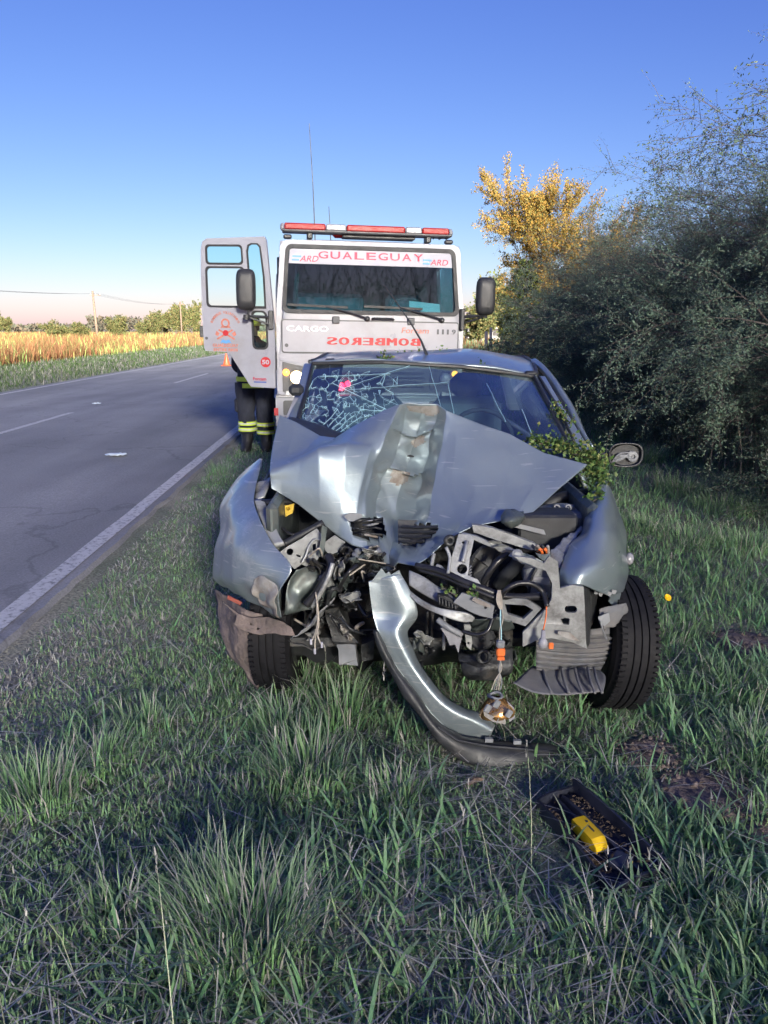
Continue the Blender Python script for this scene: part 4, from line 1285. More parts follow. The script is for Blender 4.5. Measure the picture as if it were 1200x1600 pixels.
# body: joints with radii, skinned
J = {'pel': (0, 0, .93, .13, .10), 'sp': (0, .0, 1.12, .135, .10), 'ch': (0, .02, 1.30, .16, .11), 'nk': (0, .02, 1.46, .06, .06), 'hd0': (0, .0, 1.54, .065, .075), 'hd1': (0, -.01, 1.62, .078, .095), 'hd2': (0, 0, 1.69, .06, .075),
     'hl': (-.10, 0, .88, .085, .085), 'kl': (-.125, -.02, .50, .06, .06), 'al': (-.135, .02, .10, .045, .045), 'fl': (-.14, -.12, .04, .04, .035),
     'hr': (.10, 0, .88, .085, .085), 'kr': (.12, -.04, .50, .06, .06), 'ar': (.135, 0, .10, .045, .045), 'fr': (.145, -.14, .04, .04, .035),
     'sl': (-.19, .02, 1.40, .06, .06), 'el': (-.25, .10, 1.14, .045, .045), 'wl': (-.18, .30, 1.02, .03, .03), 'sr': (.19, .02, 1.40, .06, .06), 'er': (.25, .12, 1.15, .045, .045), 'wr': (.16, .34, 1.10, .03, .03)}
E = [('pel', 'sp'), ('sp', 'ch'), ('ch', 'nk'), ('nk', 'hd0'), ('hd0', 'hd1'), ('hd1', 'hd2'), ('pel', 'hl'), ('hl', 'kl'), ('kl', 'al'), ('al', 'fl'), ('pel', 'hr'), ('hr', 'kr'), ('kr', 'ar'), ('ar', 'fr'), ('ch', 'sl'), ('sl', 'el'), ('el', 'wl'), ('ch', 'sr'), ('sr', 'er'), ('er', 'wr')]
# hands: a palm and five fingers each
for s, w in (('l', 'wl'), ('r', 'wr')):
    x, y, z = J[w][:3]
    J['pm' + s] = (x + (.01 if s == 'l' else -.01), y + .07, z - .01, .034, .018); E.append((w, 'pm' + s))
    for k in range(5):
        dx = (-.03 + .02 * k); J[f'f{s}{k}'] = (x + dx * .8, y + .11, z - .015 + (.01 if k == 0 else 0), .011, .011); J[f'g{s}{k}'] = (x + dx, y + (.125 if k == 0 else .155), z - .045, .009, .009)
        E += [('pm' + s, f'f{s}{k}'), (f'f{s}{k}', f'g{s}{k}')]
names = list(J); me = bpy.data.meshes.new('body')
me.from_pydata([J[n][:3] for n in names], [(names.index(a), names.index(b)) for a, b in E], [])
bo = bpy.data.objects.new('body', me); COL.link(bo); bo.parent = PER; me.materials.append(M_SKIN)
bo.modifiers.new('skin', 'SKIN'); sv = me.skin_vertices[0]
for i, n in enumerate(names): sv.data[i].radius = J[n][3:5]; sv.data[i].use_root = (n == 'pel')
ss = bo.modifiers.new('sub', 'SUBSURF'); ss.levels = ss.render_levels = 2
def pb(name, mb, m, par=None, **k): return build(name, mb, m, par or PER, **k)
pb('nose', MB().loft([[pv(x * w, -.085 - d, z) for x, z in ((-1, 1.63 - .03 * i), (1, 1.63 - .03 * i), (0, 1.632 - .03 * i))] for i, (w, d) in enumerate(((.006, 0), (.012, .018), (.004, .004)))]), M_SKIN, bo)
for s in (-1, 1):
    pb('eye', MB().lathe(pv(s * .03, -.088, 1.635), (0, -1, 0), [(-.01, .013), (0, .010), (.004, .004)], n=10), M_BOOT, bo)
    pb('ear', MB().lathe(pv(s * .082, .01, 1.625), (s, 0, 0), [(-.01, .03), (.008, .026), (.01, .012)], n=10), M_SKIN, bo)
pb('mouth', MB().box(pv(0, -.088, 1.57), (.045, .01, .010), bev=.003), M_BOOT, bo)
# clothes: rings lofted round the limbs, with folds
def ringz(cx, cy, z, rx, ry, n=22, fold=.0, ph=0.0): return [pv(cx + (rx + fold * math.sin(5 * t + ph) * .5 + fold * noise.noise(Vector((math.cos(t) * 2, math.sin(t) * 2, z * 9)))) * math.cos(t), cy + (ry + fold * math.sin(4 * t + ph)) * math.sin(t), z) for t in np.linspace(0, 2 * math.pi, n + 1)[:-1]]
for s, kx in ((-1, 0), (1, 1)):
    hx = s * .115
    prof = [(.92, .0, .145, .15), (.80, .0, .138, .14), (.70, -.01, .130, .132), (.62, -.015, .122, .124), (.56, -.02, .118, .12), (.50, -.025, .115, .118), (.44, -.015, .112, .115), (.38, .0, .108, .112), (.32, .01, .106, .110), (.27, .012, .108, .112), (.245, .01, .112, .116), (.24, .01, .10, .104)]
    lg = pb('trouser_leg', MB().loft([ringz(hx + .01 * s, cy, z, rx, ry, fold=.010, ph=z * 20 + kx) for z, cy, rx, ry in prof]), M_TURN, smooth=True)
    for zb in (.375, .295) if s < 0 else (.36, .255):
        rr2 = .122
        pb('reflective_band', MB().loft([ringz(hx + .01 * s, .005, zb - .026, rr2, rr2, fold=.006, ph=kx), ringz(hx + .01 * s, .003, zb + .026, rr2, rr2, fold=.006, ph=kx)], cap=False), M_LIME, lg, solid=.004)
        pb('silver_stripe', MB().loft([ringz(hx + .01 * s, .005, zb - .009, rr2 + .004, rr2 + .004, fold=.006, ph=kx), ringz(hx + .01 * s, .003, zb + .009, rr2 + .004, rr2 + .004, fold=.006, ph=kx)], cap=False), M_SILV, lg, solid=.003)
    pb('thigh_pocket', MB().box(pv(hx + s * .13, .0, .62), (.06, .16, .19), bev=.025), M_TURN, lg)
    bt = pb('boot', MB().loft([ringz(hx + .015 * s, .01, .27, .085, .09), ringz(hx + .015 * s, .01, .15, .078, .085), ringz(hx + .02 * s, -.02, .09, .070, .11), ringz(hx + .02 * s, -.05, .05, .068, .155), ringz(hx + .02 * s, -.05, .012, .070, .16), ringz(hx + .02 * s, -.05, 0, .06, .15)]), M_BOOT, smooth=True)
    pb('sole', MB().loft([ringz(hx + .02 * s, -.05, .022, .075, .166), ringz(hx + .02 * s, -.05, .0, .075, .166)]), M_RUB, bt)
jk = pb('jacket', MB().loft([ringz(0, .0, z, rx, ry, n=28, fold=.008, ph=z * 9) for z, rx, ry in ((.84, .245, .165), (.92, .24, .165), (1.05, .225, .155), (1.2, .23, .155), (1.34, .235, .15), (1.43, .20, .13), (1.48, .10, .09), (1.53, .075, .085))]), M_TURN, smooth=True)
for zb in (.885, .97): pb('reflective_band', MB().loft([ringz(0, 0, zb - .03, .249, .172, n=28), ringz(0, 0, zb + .03, .247, .171, n=28)], cap=False), M_LIME, jk, solid=.004)
for s, e, w in ((-1, 'el', 'wl'), (1, 'er', 'wr')):
    a, b, c = Vector((s * .2, .02, 1.40)), Vector(J[e][:3]), Vector(J[w][:3])
    pb('sleeve', MB().tube([FP + q for q in crm([a, a.lerp(b, .5), b, b.lerp(c, .5), c], 3)], [.085, .085, .082, .08, .078, .076, .074, .072, .07, .068, .064, .06, .056], n=12), M_TURN, jk, smooth=True)
hp_ = pb('helmet', MB().lathe(pv(0, .0, 1.66), (0, 0, 1), [(0, .15), (.01, .148), (.012, .115), (.06, .11), (.1, .085), (.125, .04), (.13, 0)], n=22), M_HELM, smooth=True)
pb('helmet_ridge', MB().box(pv(0, 0, 1.785), (.03, .16, .03), bev=.01), M_HELM, hp_)
pb('hair', MB().lathe(pv(0, .015, 1.60), (0, 0, 1), [(0, .085), (.04, .09), (.08, .085)], n=16, cap=False), M_HAIR)
# ================================================================ the wrecked car
def paint_mat_car(name='grey_green_metallic_paint', scr_lo=.665, pale=0.0):
    m, nt, b = new_mat(name)
    N, L = nt.nodes, nt.links
    tc = N.new('ShaderNodeTexCoord')
    def noise_(sc, det, rough=.6, vec=None):
        n = N.new('ShaderNodeTexNoise'); n.inputs['Scale'].default_value = sc; n.inputs['Detail'].default_value = det; n.inputs['Roughness'].default_value = rough
        L.new(vec or tc.outputs['Object'], n.inputs['Vector']); return n
    def rng(src, a, b_, c, d):
        r = N.new('ShaderNodeMapRange'); r.inputs['From Min'].default_value = a; r.inputs['From Max'].default_value = b_
        r.inputs['To Min'].default_value = c; r.inputs['To Max'].default_value = d; L.new(src, r.inputs['Value']); return r.outputs[0]
    n1 = noise_(2.5, 8, .7); n2 = noise_(26, 6, .75)
    mp = N.new('ShaderNodeMapping'); mp.inputs['Scale'].default_value = (3, 5, 60); mp.inputs['Rotation'].default_value = (R(20), R(38), R(15)); L.new(tc.outputs['Object'], mp.inputs['Vector'])
    n3 = noise_(1.6, 3, .5, mp.outputs[0])
    dust = rng(n1.outputs['Fac'], .45, .75, 0.0, .17)
    spot = rng(n2.outputs['Fac'], .74, .80, 0, .5)
    scr = rng(n3.outputs['Fac'], scr_lo, scr_lo + .025, 0, .5)
    if pale:                                       # scuffed, whitish abrasion
        n4 = noise_(5.5, 10, .8); ps = N.new('ShaderNodeMath'); ps.operation = 'MAXIMUM'
        L.new(scr, ps.inputs[0]); L.new(rng(n4.outputs['Fac'], .53, .66, 0, pale), ps.inputs[1]); scr = ps.outputs[0]
    mx = N.new('ShaderNodeMath'); mx.operation = 'MAXIMUM'; L.new(dust, mx.inputs[0]); L.new(spot, mx.inputs[1])
    c1 = N.new('ShaderNodeMix'); c1.data_type = 'RGBA'; c1.inputs['A'].default_value = (.31, .37, .395, 1); c1.inputs['B'].default_value = (.24, .225, .19, 1); L.new(mx.outputs[0], c1.inputs['Factor'])
    c2 = N.new('ShaderNodeMix'); c2.data_type = 'RGBA'; c2.inputs['B'].default_value = (.62, .63, .62, 1); L.new(c1.outputs['Result'], c2.inputs['A']); L.new(scr, c2.inputs['Factor'])
    L.new(c2.outputs['Result'], b.inputs['Base Color'])
    L.new(rng(mx.outputs[0], 0, .5, .62, .1), b.inputs['Metallic'])
    L.new(rng(mx.outputs[0], 0, .5, .38, .75), b.inputs['Roughness'])
    b.inputs['Coat Weight'].default_value = .5; b.inputs['Coat Roughness'].default_value = .08
    bp = N.new('ShaderNodeBump'); bp.inputs['Strength'].default_value = .18; bp.inputs['Distance'].default_value = .02; L.new(n1.outputs['Fac'], bp.inputs['Height']); L.new(bp.outputs[0], b.inputs['Normal'])
    return m
M_CAR = paint_mat_car()
M_CARS = paint_mat_car('scuffed_metallic_paint', .62, .55)
M_BARE = mat('pale_inner_steel', (.36, .37, .36), rough=.45, metal=.35, var=.18, scale=9, dirt=(.075, .07, .065), dirt_amt=.8, dirt_scale=7, dirt_lo=.46, bump=.15, bscale=30)
M_RUST = mat('scraped_rusty_steel', (.30, .29, .27), rough=.8, metal=.0, var=.3, scale=14, dirt=(.17, .13, .105), dirt_amt=.8, dirt_scale=12, dirt_lo=.45)
M_DKM = mat('oily_dark_metal', (.045, .047, .048), rough=.5, metal=.4, var=.5, scale=12, dirt=(.10, .08, .06), dirt_amt=.7, dirt_scale=9, dirt_lo=.52, bump=.4, bscale=35)
M_GRN = mat('dark_green_grey_metal', (.12, .145, .14), rough=.4, metal=.5, var=.3, scale=10, dirt=(.10, .08, .06), dirt_amt=.7, dirt_scale=10)
M_CPL = mat('car_black_plastic', (.025, .027, .03), rough=.5, var=.35, scale=14, dirt=(.14, .12, .10), dirt_amt=.35, dirt_scale=8, dirt_lo=.55)
M_LIN = mat('dusty_grey_liner', (.13, .135, .145), rough=.85, var=.3, scale=8, dirt=(.22, .20, .185), dirt_amt=.6, dirt_scale=5, dirt_lo=.42)
M_MUDDY = mat('mud_caked_plastic', (.17, .135, .12), rough=.95, var=.4, scale=10, bump=.7, bscale=28, dirt=(.07, .06, .055), dirt_amt=.7, dirt_scale=7)
M_TYRE = mat('tyre_rubber', (.008, .008, .010), spec=.25, rough=.7, var=.35, scale=20, dirt=(.11, .08, .065), dirt_amt=.35, dirt_scale=11, dirt_lo=.62)
M_HOSE = mat('black_hose', (.018, .018, .02), rough=.35, var=.3)
M_YEL = mat('yellow_plastic', (.62, .42, .05), rough=.45, var=.12, dirt=(.15, .12, .07), dirt_amt=.4, dirt_scale=20, dirt_lo=.58)
M_ORG = mat('orange_connector', (.75, .17, .04), rough=.4, var=.1)
M_WIR = mat('pale_wires', (.38, .34, .28), rough=.5, var=.3, scale=30)
M_GOLDR = mat('gold_reflector', (.75, .42, .16), rough=.18, metal=.85, var=.25, scale=16, dirt=(.2, .14, .09), dirt_amt=.5, dirt_scale=22, dirt_lo=.55)
M_GREYP = mat('pale_grey_plastic', (.21, .22, .23), rough=.5, var=.2, dirt=(.15, .13, .11), dirt_amt=.5, dirt_scale=9)
M_CGL = glass_mat('car_windscreen_glass', (.60, .78, .80), refl=3.2, dust=.07, dust_col=(.35, .45, .5))
M_SGL = glass_mat('car_side_glass', (.55, .65, .66), refl=1.3)
M_CRACK = mat('cracked_glass_edges', (.46, .74, .78), rough=.3, var=.2, spec=.8)
M_CINT = mat('car_interior', (.05, .055, .065), rough=.85, var=.3)

CAR = thing('crashed_car', 'grey-green hatchback with its front crushed and bonnet buckled, standing on the verge', 'car', (.2, 3.1, 0))
def cb(name, mb, m, par=None, **k): return build(name, mb, m, par or CAR, **k)
def wpts(lst): return [W(*p) for p in lst]
def lerp_pts(p, n):
    out = []
    for i in range(len(p) - 1):
        for k in range(n):
            t = k / n; t = t * .6 + .4 * t * t * (3 - 2 * t)
            out.append(Vector(p[i]).lerp(Vector(p[i + 1]), t))
    out.append(Vector(p[-1])); return out
def dense(rows, nu, nv, sharp=False):
    """interpolates a coarse grid of points (list of rows) into a fine one"""
    r1 = [(lerp_pts if sharp else crm)(r, nu) for r in rows]
    cols = [crm([r1[i][j] for i in range(len(r1))], nv) for j in range(len(r1[0]))]
    return [[cols[j][i] for j in range(len(cols))] for i in range(len(cols[0]))]
def nz(p, s, o=0.0): return noise.noise(Vector(p) * s + Vector((o, o * .7, -o)))
def crumple(rows, amp, s, o=0.0, ridged=False, wfun=None):
    """moves every point along the local normal by noise: dents and creases"""
    nr, nc = len(rows), len(rows[0]); out = []
    for i in range(nr):
        r = []
        for j in range(nc):
            p = rows[i][j]
            du = rows[i][min(nc - 1, j + 1)] - rows[i][max(0, j - 1)]
            dv = rows[min(nr - 1, i + 1)][j] - rows[max(0, i - 1)][j]
            n = du.cross(dv)
            n = n.normalized() if n.length > 1e-12 else Vector((0, -1, 0))
            v = nz(p, s, o) + .5 * nz(p, s * 2.1, o + 3) + .25 * nz(p, s * 4.3, o + 7)
            if ridged: v = .45 - abs(nz(p, s, o)) * 1.6 + .35 * (.3 - abs(nz(p, s * 2.2, o + 5)))
            r.append(p + n * (amp * v * (wfun(i / (nr - 1), j / (nc - 1)) if wfun else 1)))
        out.append(r)
    return out
def tri(t): 
    t = t - math.floor(t); return abs(t * 2 - 1) * 2 - 1
def facet(rows, amp, s, seed, wfun=None, n=5):
    """creases a sheet: triangle waves in random directions over a warped surface leave flat facets with sharp folds between them"""
    rs = random.Random(seed); W_ = []
    for k in range(n):
        d = Vector((rs.gauss(0, 1), rs.gauss(0, .6), rs.gauss(0, 1))).normalized(); W_.append((d * s * rs.uniform(.35, 1.3), rs.random(), rs.uniform(.5, 1)))
    nr, nc = len(rows), len(rows[0]); out = []
    for i in range(nr):
        r = []
        for j in range(nc):
            p = rows[i][j]
            du = rows[i][min(nc - 1, j + 1)] - rows[i][max(0, j - 1)]; dv = rows[min(nr - 1, i + 1)][j] - rows[max(0, i - 1)][j]
            nn = du.cross(dv); nn = nn.normalized() if nn.length > 1e-12 else Vector((0, -1, 0))
            q = p + Vector((nz(p, 4, seed), nz(p, 4, seed + 9), nz(p, 4, seed + 5))) * .06
            v = sum(a * tri(q.dot(d) + ph) for d, ph, a in W_) / n * 1.6
            r.append(p + nn * (amp * v * (wfun(i / (nr - 1), j / (nc - 1)) if wfun else 1)))
        out.append(r)
    return out
def to_px(p):
    d = p - Vector((0, 0, CAM_Z)); f = d.y * CP - d.z * SP; u = d.y * SP + d.z * CP
    return 600 + FOC * d.x / f, 800 - FOC * u / f
def inside(x, y, poly):
    c = False; n = len(poly); j = n - 1
    for i in range(n):
        xi, yi = poly[i]; xj, yj = poly[j]
        if (yi > y) != (yj > y) and x < (xj - xi) * (y - yi) / (yj - yi) + xi: c = not c
        j = i
    return c
def sheet(name, rows, m, par=None, nu=5, nv=5, amp=0.0, s=8, o=0.0, ridged=False, wfun=None, solid=.003, cut=None, auto=60, label=None, kind=None):
    g = dense([wpts(r) if len(r[0]) == 3 and not isinstance(r[0], Vector) else r for r in rows], nu, nv)
    if amp: g = facet(g, amp * 1.1, s * 1.1, int(o * 10) + len(name), wfun) if ridged or m in (M_BARE, M_GRN, M_DKM, M_RUST, M_CAR, M_CARS) else crumple(g, amp, s, o, ridged, wfun)
    mb = MB().grid(g)
    if cut:
        keep = []
        for f in mb.f:
            c = sum((Vector(mb.v[i]) for i in f), Vector()) / len(f); x, y = to_px(c)
            if not any(inside(x, y, pl) for pl in cut): keep.append(f)
        mb.f = keep
    return cb(name, mb, m, par, auto=auto, solid=solid, label=label, kind=kind)
def plate(name, outline, Yf, m, par=None, th=.004, holes=(), amp=0.0, s=14, label=None, refine=True):
    """a sheet-metal plate with the given outline and holes; Yf gives the distance of each corner"""
    yf = Yf if callable(Yf) else (lambda a, b: Yf)
    def f3(a, b):
        p = W(a, b, yf(a, b))
        if amp: p = p + Vector((nz(p, s, 1) * amp * .4, nz(p, s, 4) * amp, nz(p, s, 8) * amp * .4))
        return p
    def rf(lp):
        if not refine: return lp
        o = []
        for i in range(len(lp)):
            a, b = lp[i], lp[(i + 1) % len(lp)]; k = max(1, int(math.hypot(b[0] - a[0], b[1] - a[1]) / 9))
            o += [(a[0] + (b[0] - a[0]) * t / k, a[1] + (b[1] - a[1]) * t / k) for t in range(k)]
        return o
    return cb(name, MB().prism(rf(outline), th, [rf(h) for h in holes], f3), m, par, auto=40, label=label)
def hose(name, pts, rad, m, par=None, n=8, label=None):
    return cb(name, MB().tube(crm(wpts(pts), 5), rad, n=n), m, par, smooth=True, label=label)
def lin(p0, p1):
    """distance that runs linearly between two pixels"""
    (x0, y0, Y0), (x1, y1, Y1) = p0, p1; dx, dy = x1 - x0, y1 - y0; q = dx * dx + dy * dy
    return lambda a, b: Y0 + (Y1 - Y0) * ((a - x0) * dx + (b - y0) * dy) / q

# ---- bonnet: buckled up in the middle round the imprint of the post
BON = [
 [(437,649,3.62),(430,680,3.5),(424,712,3.38),(422,736,3.27),(423,750,3.26),(424,763,3.25)],
 [(462,660,3.6),(455,690,3.45),(447,715,3.34),(442,729,3.26),(440,752,3.25),(440,772,3.25)],
 [(500,681,3.6),(485,695,3.48),(475,708,3.38),(470,717,3.26),(465,755,3.23),(466,788,3.22)],
 [(524,684,3.55),(512,691,3.46),(503,697,3.36),(497,702,3.24),(499,760,3.2),(500,815,3.19)],
 [(560,662,3.5),(552,678,3.42),(545,689,3.34),(540,700,3.25),(535,770,3.19),(528,838,3.16)],
 [(600,642,3.47),(592,665,3.4),(583,690,3.34),(575,715,3.28),(560,780,3.2),(550,852,3.12)],
 [(624,632,3.44),(612,660,3.39),(598,692,3.34),(584,725,3.30),(570,780,3.23),(575,860,3.1)],
 [(640,630,3.47),(632,662,3.50),(620,695,3.49),(604,735,3.45),(590,785,3.37),(592,868,3.12)],
 [(660,630,3.48),(655,665,3.54),(645,698,3.54),(632,742,3.5),(618,790,3.4),(607,893,3.02)],
 [(682,632,3.47),(680,670,3.50),(672,705,3.48),(660,750,3.41),(645,800,3.3),(622,880,2.98)],
 [(697,641,3.43),(694,680,3.38),(688,715,3.32),(678,760,3.24),(668,812,3.14),(648,884,2.92)],
 [(712,648,3.43),(712,690,3.35),(708,730,3.27),(702,775,3.18),(695,812,3.1),(668,872,2.92)],
 [(750,663,3.43),(750,705,3.32),(746,745,3.22),(738,785,3.12),(726,812,3.05),(700,842,2.95)],
 [(795,678,3.42),(795,712,3.32),(790,748,3.22),(780,780,3.12),(765,803,3.05),(740,822,2.98)],
 [(850,708,3.4),(845,732,3.32),(835,757,3.22),(822,782,3.12),(808,802,3.05),(783,814,2.98)],
 [(918,726,3.38),(895,746,3.3),(872,765,3.22),(848,787,3.14),(830,802,3.08),(800,822,3.0)]]
rows = [[BON[c][r] for c in range(16)] for r in range(6)]
def bon_w(v, u):
    c = u * 15
    ch = max(0, 1 - abs(c - 8.0) / 2.4)              # the post's imprint
    lf = max(0, 1 - abs(c - 3.2) / 4) * .10
    return min(1, ch * 1.7) + lf + .05
GR_R = [(627, 817), (684, 819), (686, 826), (672, 842), (655, 851), (629, 855)]
GR_L = [(545, 806), (598, 812), (604, 838), (575, 843), (552, 838)]
g = dense([wpts(r) for r in rows], 10, 14, True)
g = facet(g, .025, 6.0, 4, bon_w)
g = facet(g, .0035, 5.0, 9, lambda v, u: .35 if u > .68 else 1.0)
# sharp cross-buckles of the imprint
for i in range(len(g)):
    for j in range(len(g[0])):
        c = j / 10; w_ = max(0, 1 - abs(c - 7.9) / 2.0)
        if w_ > 0:
            x_, y_ = to_px(g[i][j])
            for yb, am in ((675, .030), (735, .045)):
                d_ = (y_ - yb - 6 * math.sin(x_ * .09)) / 7.0
                if -1 < d_ < 1: g[i][j] = g[i][j] + Vector((0, -am * w_ * (1 - abs(d_)) * (1 if d_ < .35 else -.6), 0))
mb = MB().grid(g)
mb.f = [f for f in mb.f if not any(inside(*to_px(sum((Vector(mb.v[i]) for i in f), Vector()) / 4), pl) for pl in (GR_R, GR_L))]
bon = cb('bonnet', mb, M_CAR, auto=38, solid=.004)
# folded right front corner of the bonnet, grille slats in its openings, scraped bare patches
sheet('bonnet_fold', [[(783, 808, 2.98), (790, 797, 3.0), (800, 796, 3.02), (818, 800, 3.06)], [(784, 818, 2.94), (792, 815, 2.9), (806, 812, 2.92), (820, 806, 3.0)], [(795, 824, 2.98), (800, 826, 2.94), (812, 818, 2.98), (822, 808, 3.04)]], M_GRN, bon, amp=.008, s=14)
for k, (ya, yb) in enumerate(((823, 823.5), (831, 831), (838.5, 838), (846, 845))):
    xr = (684, 681, 673, 662)[k]
    cb('grille_slat', MB().tube(wpts([(627, ya, 3.10), (650, ya + 1, 3.06), (xr, yb, 3.03)]), [.007, .007, .006], n=4), M_CPL, bon)
cb('grille_back', MB().add(wpts([(622, 812, 3.2), (692, 814, 3.18), (690, 860, 3.14), (622, 862, 3.14)]), [(0, 1, 2, 3)]), M_CPL, bon, solid=.004)
random.seed(3)
for k in range(13):
    x0 = random.uniform(548, 590); y0 = random.uniform(812, 838)
    hose('crushed_grille_bar', [(x0 - 10, y0 + random.uniform(-3, 3), 3.18), (x0, y0, 3.12), (x0 + random.uniform(8, 18), y0 + random.uniform(-4, 5), 3.15)], random.uniform(.003, .006), random.choice([M_CPL, M_RUST, M_GREYP, M_DKM]), bon, n=5)
plate('broken_grille_clip', [(537, 806), (548, 801), (565, 803), (566, 808), (552, 815), (545, 815)], 3.1, M_GREYP, bon, amp=.01)
def bare_patch(pts, dy, mm, nm='scraped_patch'):
    """a thin flake of bare, filler-coloured metal lying on the bonnet skin"""
    cx_ = sum(p[0] for p in pts) / len(pts)
    flat = [(to_px(g[i][j]), g[i][j]) for i in range(0, len(g), 1) for j in range(55, 115)]
    sel = {}
    nc = len(g[0]); vs, idx, fs = [], {}, []
    for i in range(len(g) - 1):
        for j in range(50, 116):
            c = (g[i][j] + g[i + 1][j + 1]) / 2
            if inside(*to_px(c), pts):
                q = []
                for a, b in ((i, j), (i, j + 1), (i + 1, j + 1), (i + 1, j)):
                    if (a, b) not in idx:
                        idx[(a, b)] = len(vs); p = g[a][b]; vs.append(p + (Vector((0, 0, CAM_Z)) - p).normalized() * dy)
                    q.append(idx[(a, b)])
                fs.append(q)
    if fs: cb(nm, MB().add(vs, fs), mm, bon, smooth=True)
bare_patch([(636, 634), (684, 634), (688, 644), (676, 650), (655, 646), (640, 642)], .004, M_RUST)
bare_patch([(612, 735), (640, 738), (636, 752), (622, 760), (610, 752)], .004, M_RUST)
bare_patch([(640, 690), (662, 680), (664, 690), (650, 700)], .004, M_RUST)

# ---- wings
LW = [[(406,716,3.78),(408,717,3.76),(409,718,3.75),(410,720,3.74)], [(368,752,3.6),(378,749,3.5),(390,750,3.44),(401,755,3.42)], [(347,790,3.5),(362,788,3.34),(380,787,3.27),(397,785,3.24)],
      [(344,830,3.42),(360,824,3.2),(384,819,3.11),(408,815,3.08)], [(335,862,3.38),(356,860,3.13),(392,858,3.0),(428,852,2.96)], [(334,900,3.36),(358,900,3.10),(405,899,2.93),(456,887,2.86)],
      [(345,914,3.35),(366,920,3.1),(404,930,2.95),(435,925,2.85)], [(352,917,3.35),(374,930,3.12),(408,952,2.98),(437,966,2.88)]]
lw = sheet('wing', LW, M_CARS, nu=9, nv=8, amp=.010, s=5, o=3.3, auto=40, wfun=lambda v, u: .35 + v * .9)
sheet('torn_wing_edge', [[(395, 905, 2.93), (410, 900, 2.90), (430, 915, 2.855), (436, 926, 2.84)], [(392, 925, 2.935), (408, 922, 2.92), (425, 935, 2.88), (433, 940, 2.855)], [(404, 944, 2.95), (415, 950, 2.93), (428, 957, 2.90), (438, 966, 2.87)]], M_RUST, lw, amp=.02, s=14, o=2)
plate('side_marker', [(356, 930), (378, 941), (376, 946), (355, 936)], 3.02, mat('faded_red_plastic', (.28, .07, .05), rough=.5), lw)
RW = [[(930,752,3.48),(937,750,3.46),(943,750,3.47),(947,756,3.52)], [(922,785,3.22),(938,778,3.19),(954,777,3.25),(962,785,3.42)], [(908,824,3.02),(930,815,2.94),(960,815,3.02),(977,828,3.3)],
      [(892,853,2.87),(920,850,2.79),(960,850,2.88),(980,870,3.22)], [(876,889,2.74),(915,885,2.67),(958,890,2.78),(981,905,3.15)], [(874,921,2.72),(905,913,2.65),(945,927,2.77),(979,922,3.12)]]
rw = sheet('wing', RW, M_CAR, nu=9, nv=9, amp=.012, s=5, o=8.8, auto=40)
sheet('wing_corner', [[(940, 924, 2.79), (960, 921, 2.93), (979, 919, 3.11)], [(950, 930, 2.84), (962, 935, 2.95), (975, 932, 3.08)], [(957, 945, 2.9), (961, 949, 2.95), (965, 946, 3.02)]], M_CAR, rw, amp=.015, s=12)
sheet('wing_inner_lip', [[(858, 865, 2.84), (880, 845, 2.93), (905, 822, 3.05)], [(866, 874, 2.80), (888, 852, 2.88), (908, 826, 3.02)], [(874, 889, 2.76), (890, 858, 2.85), (906, 830, 3.0)]], M_BARE, rw, amp=.02, s=16, o=4)
for k in range(5):
    a = (928 + k * 7, 924 + (k % 2) * 3); plate('torn_paint_edge', [(a[0], a[1] - 3), (a[0] + 8, a[1] - 1), (a[0] + 5, a[1] + 5), (a[0] + 1, a[1] + 4)], 2.765, M_GREYP, rw, th=.002)
cb('side_repeater', MB().lathe(W(984, 873, 3.2), (.9, -.4, 0), [(-.012, .026), (.0, .028), (.014, .02), (.018, 0)], n=14), M_CLR, rw, smooth=True)
hose('crease_line', [(945, 890, 2.74), (955, 878, 2.80), (968, 862, 2.95)], .003, M_CPL, rw, n=4)

# ---- wheels
def car_wheel(c, ax, label=None):
    ax = Vector(ax).normalized(); c = Vector(c)
    prof = [(-.085, .19), (-.092, .225), (-.090, .255), (-.078, .278), (-.06, .287)]
    for k in range(4):                                # tread ribs with grooves between them
        a = -.058 + k * .031
        prof += [(a, .29), (a + .022, .291), (a + .0235, .281), (a + .0295, .281)]
    prof += [(.066, .289), (.078, .278), (.090, .255), (.092, .225), (.085, .19)]
    w = cb('wheel', MB().lathe(c, ax, [(p[0], .19) for p in ((-.07, 0), (.07, 0))], n=28), M_DKM, label=label)
    ty = cb('tyre', MB().lathe(c, ax, prof, n=56, cap=False), M_TYRE, w)
    mb = MB(); e1 = ax.orthogonal().normalized(); e2 = ax.cross(e1)
    for k in range(72):                               # shoulder blocks
        t = k * 2 * math.pi / 72
        for s in (-1, 1):
            rd = e1 * math.cos(t) + e2 * math.sin(t); tg = ax.cross(rd)
            mb.box(c + ax * s * .068 + rd * .2855, (.024, .016, .008), rot=Matrix((ax, tg, rd)).transposed())
    cb('tread_blocks', mb, M_TYRE, w, kind='stuff')
    cb('rim', MB().lathe(c, ax, [(.07, .19), (.06, .175), (.03, .16), (.045, .09), (.075, .06), (.075, 0)], n=28, cap=False).lathe(c, ax, [(-.07, .19), (-.06, .17), (-.02, .15), (-.03, .05), (-.03, 0)], n=28, cap=False), M_GREYP, w)
    return w
car_wheel((.995, 3.13, .285), (1, .09, -.10), 'wheel pushed outward from under the crushed wing')
car_wheel((-.47, 3.32, .285), (-1, .10, 0), 'mud-smeared wheel under the torn wing')
car_wheel((.93, 5.62, .285), (1, 0, 0)); car_wheel((-.53, 5.62, .285), (-1, 0, 0))

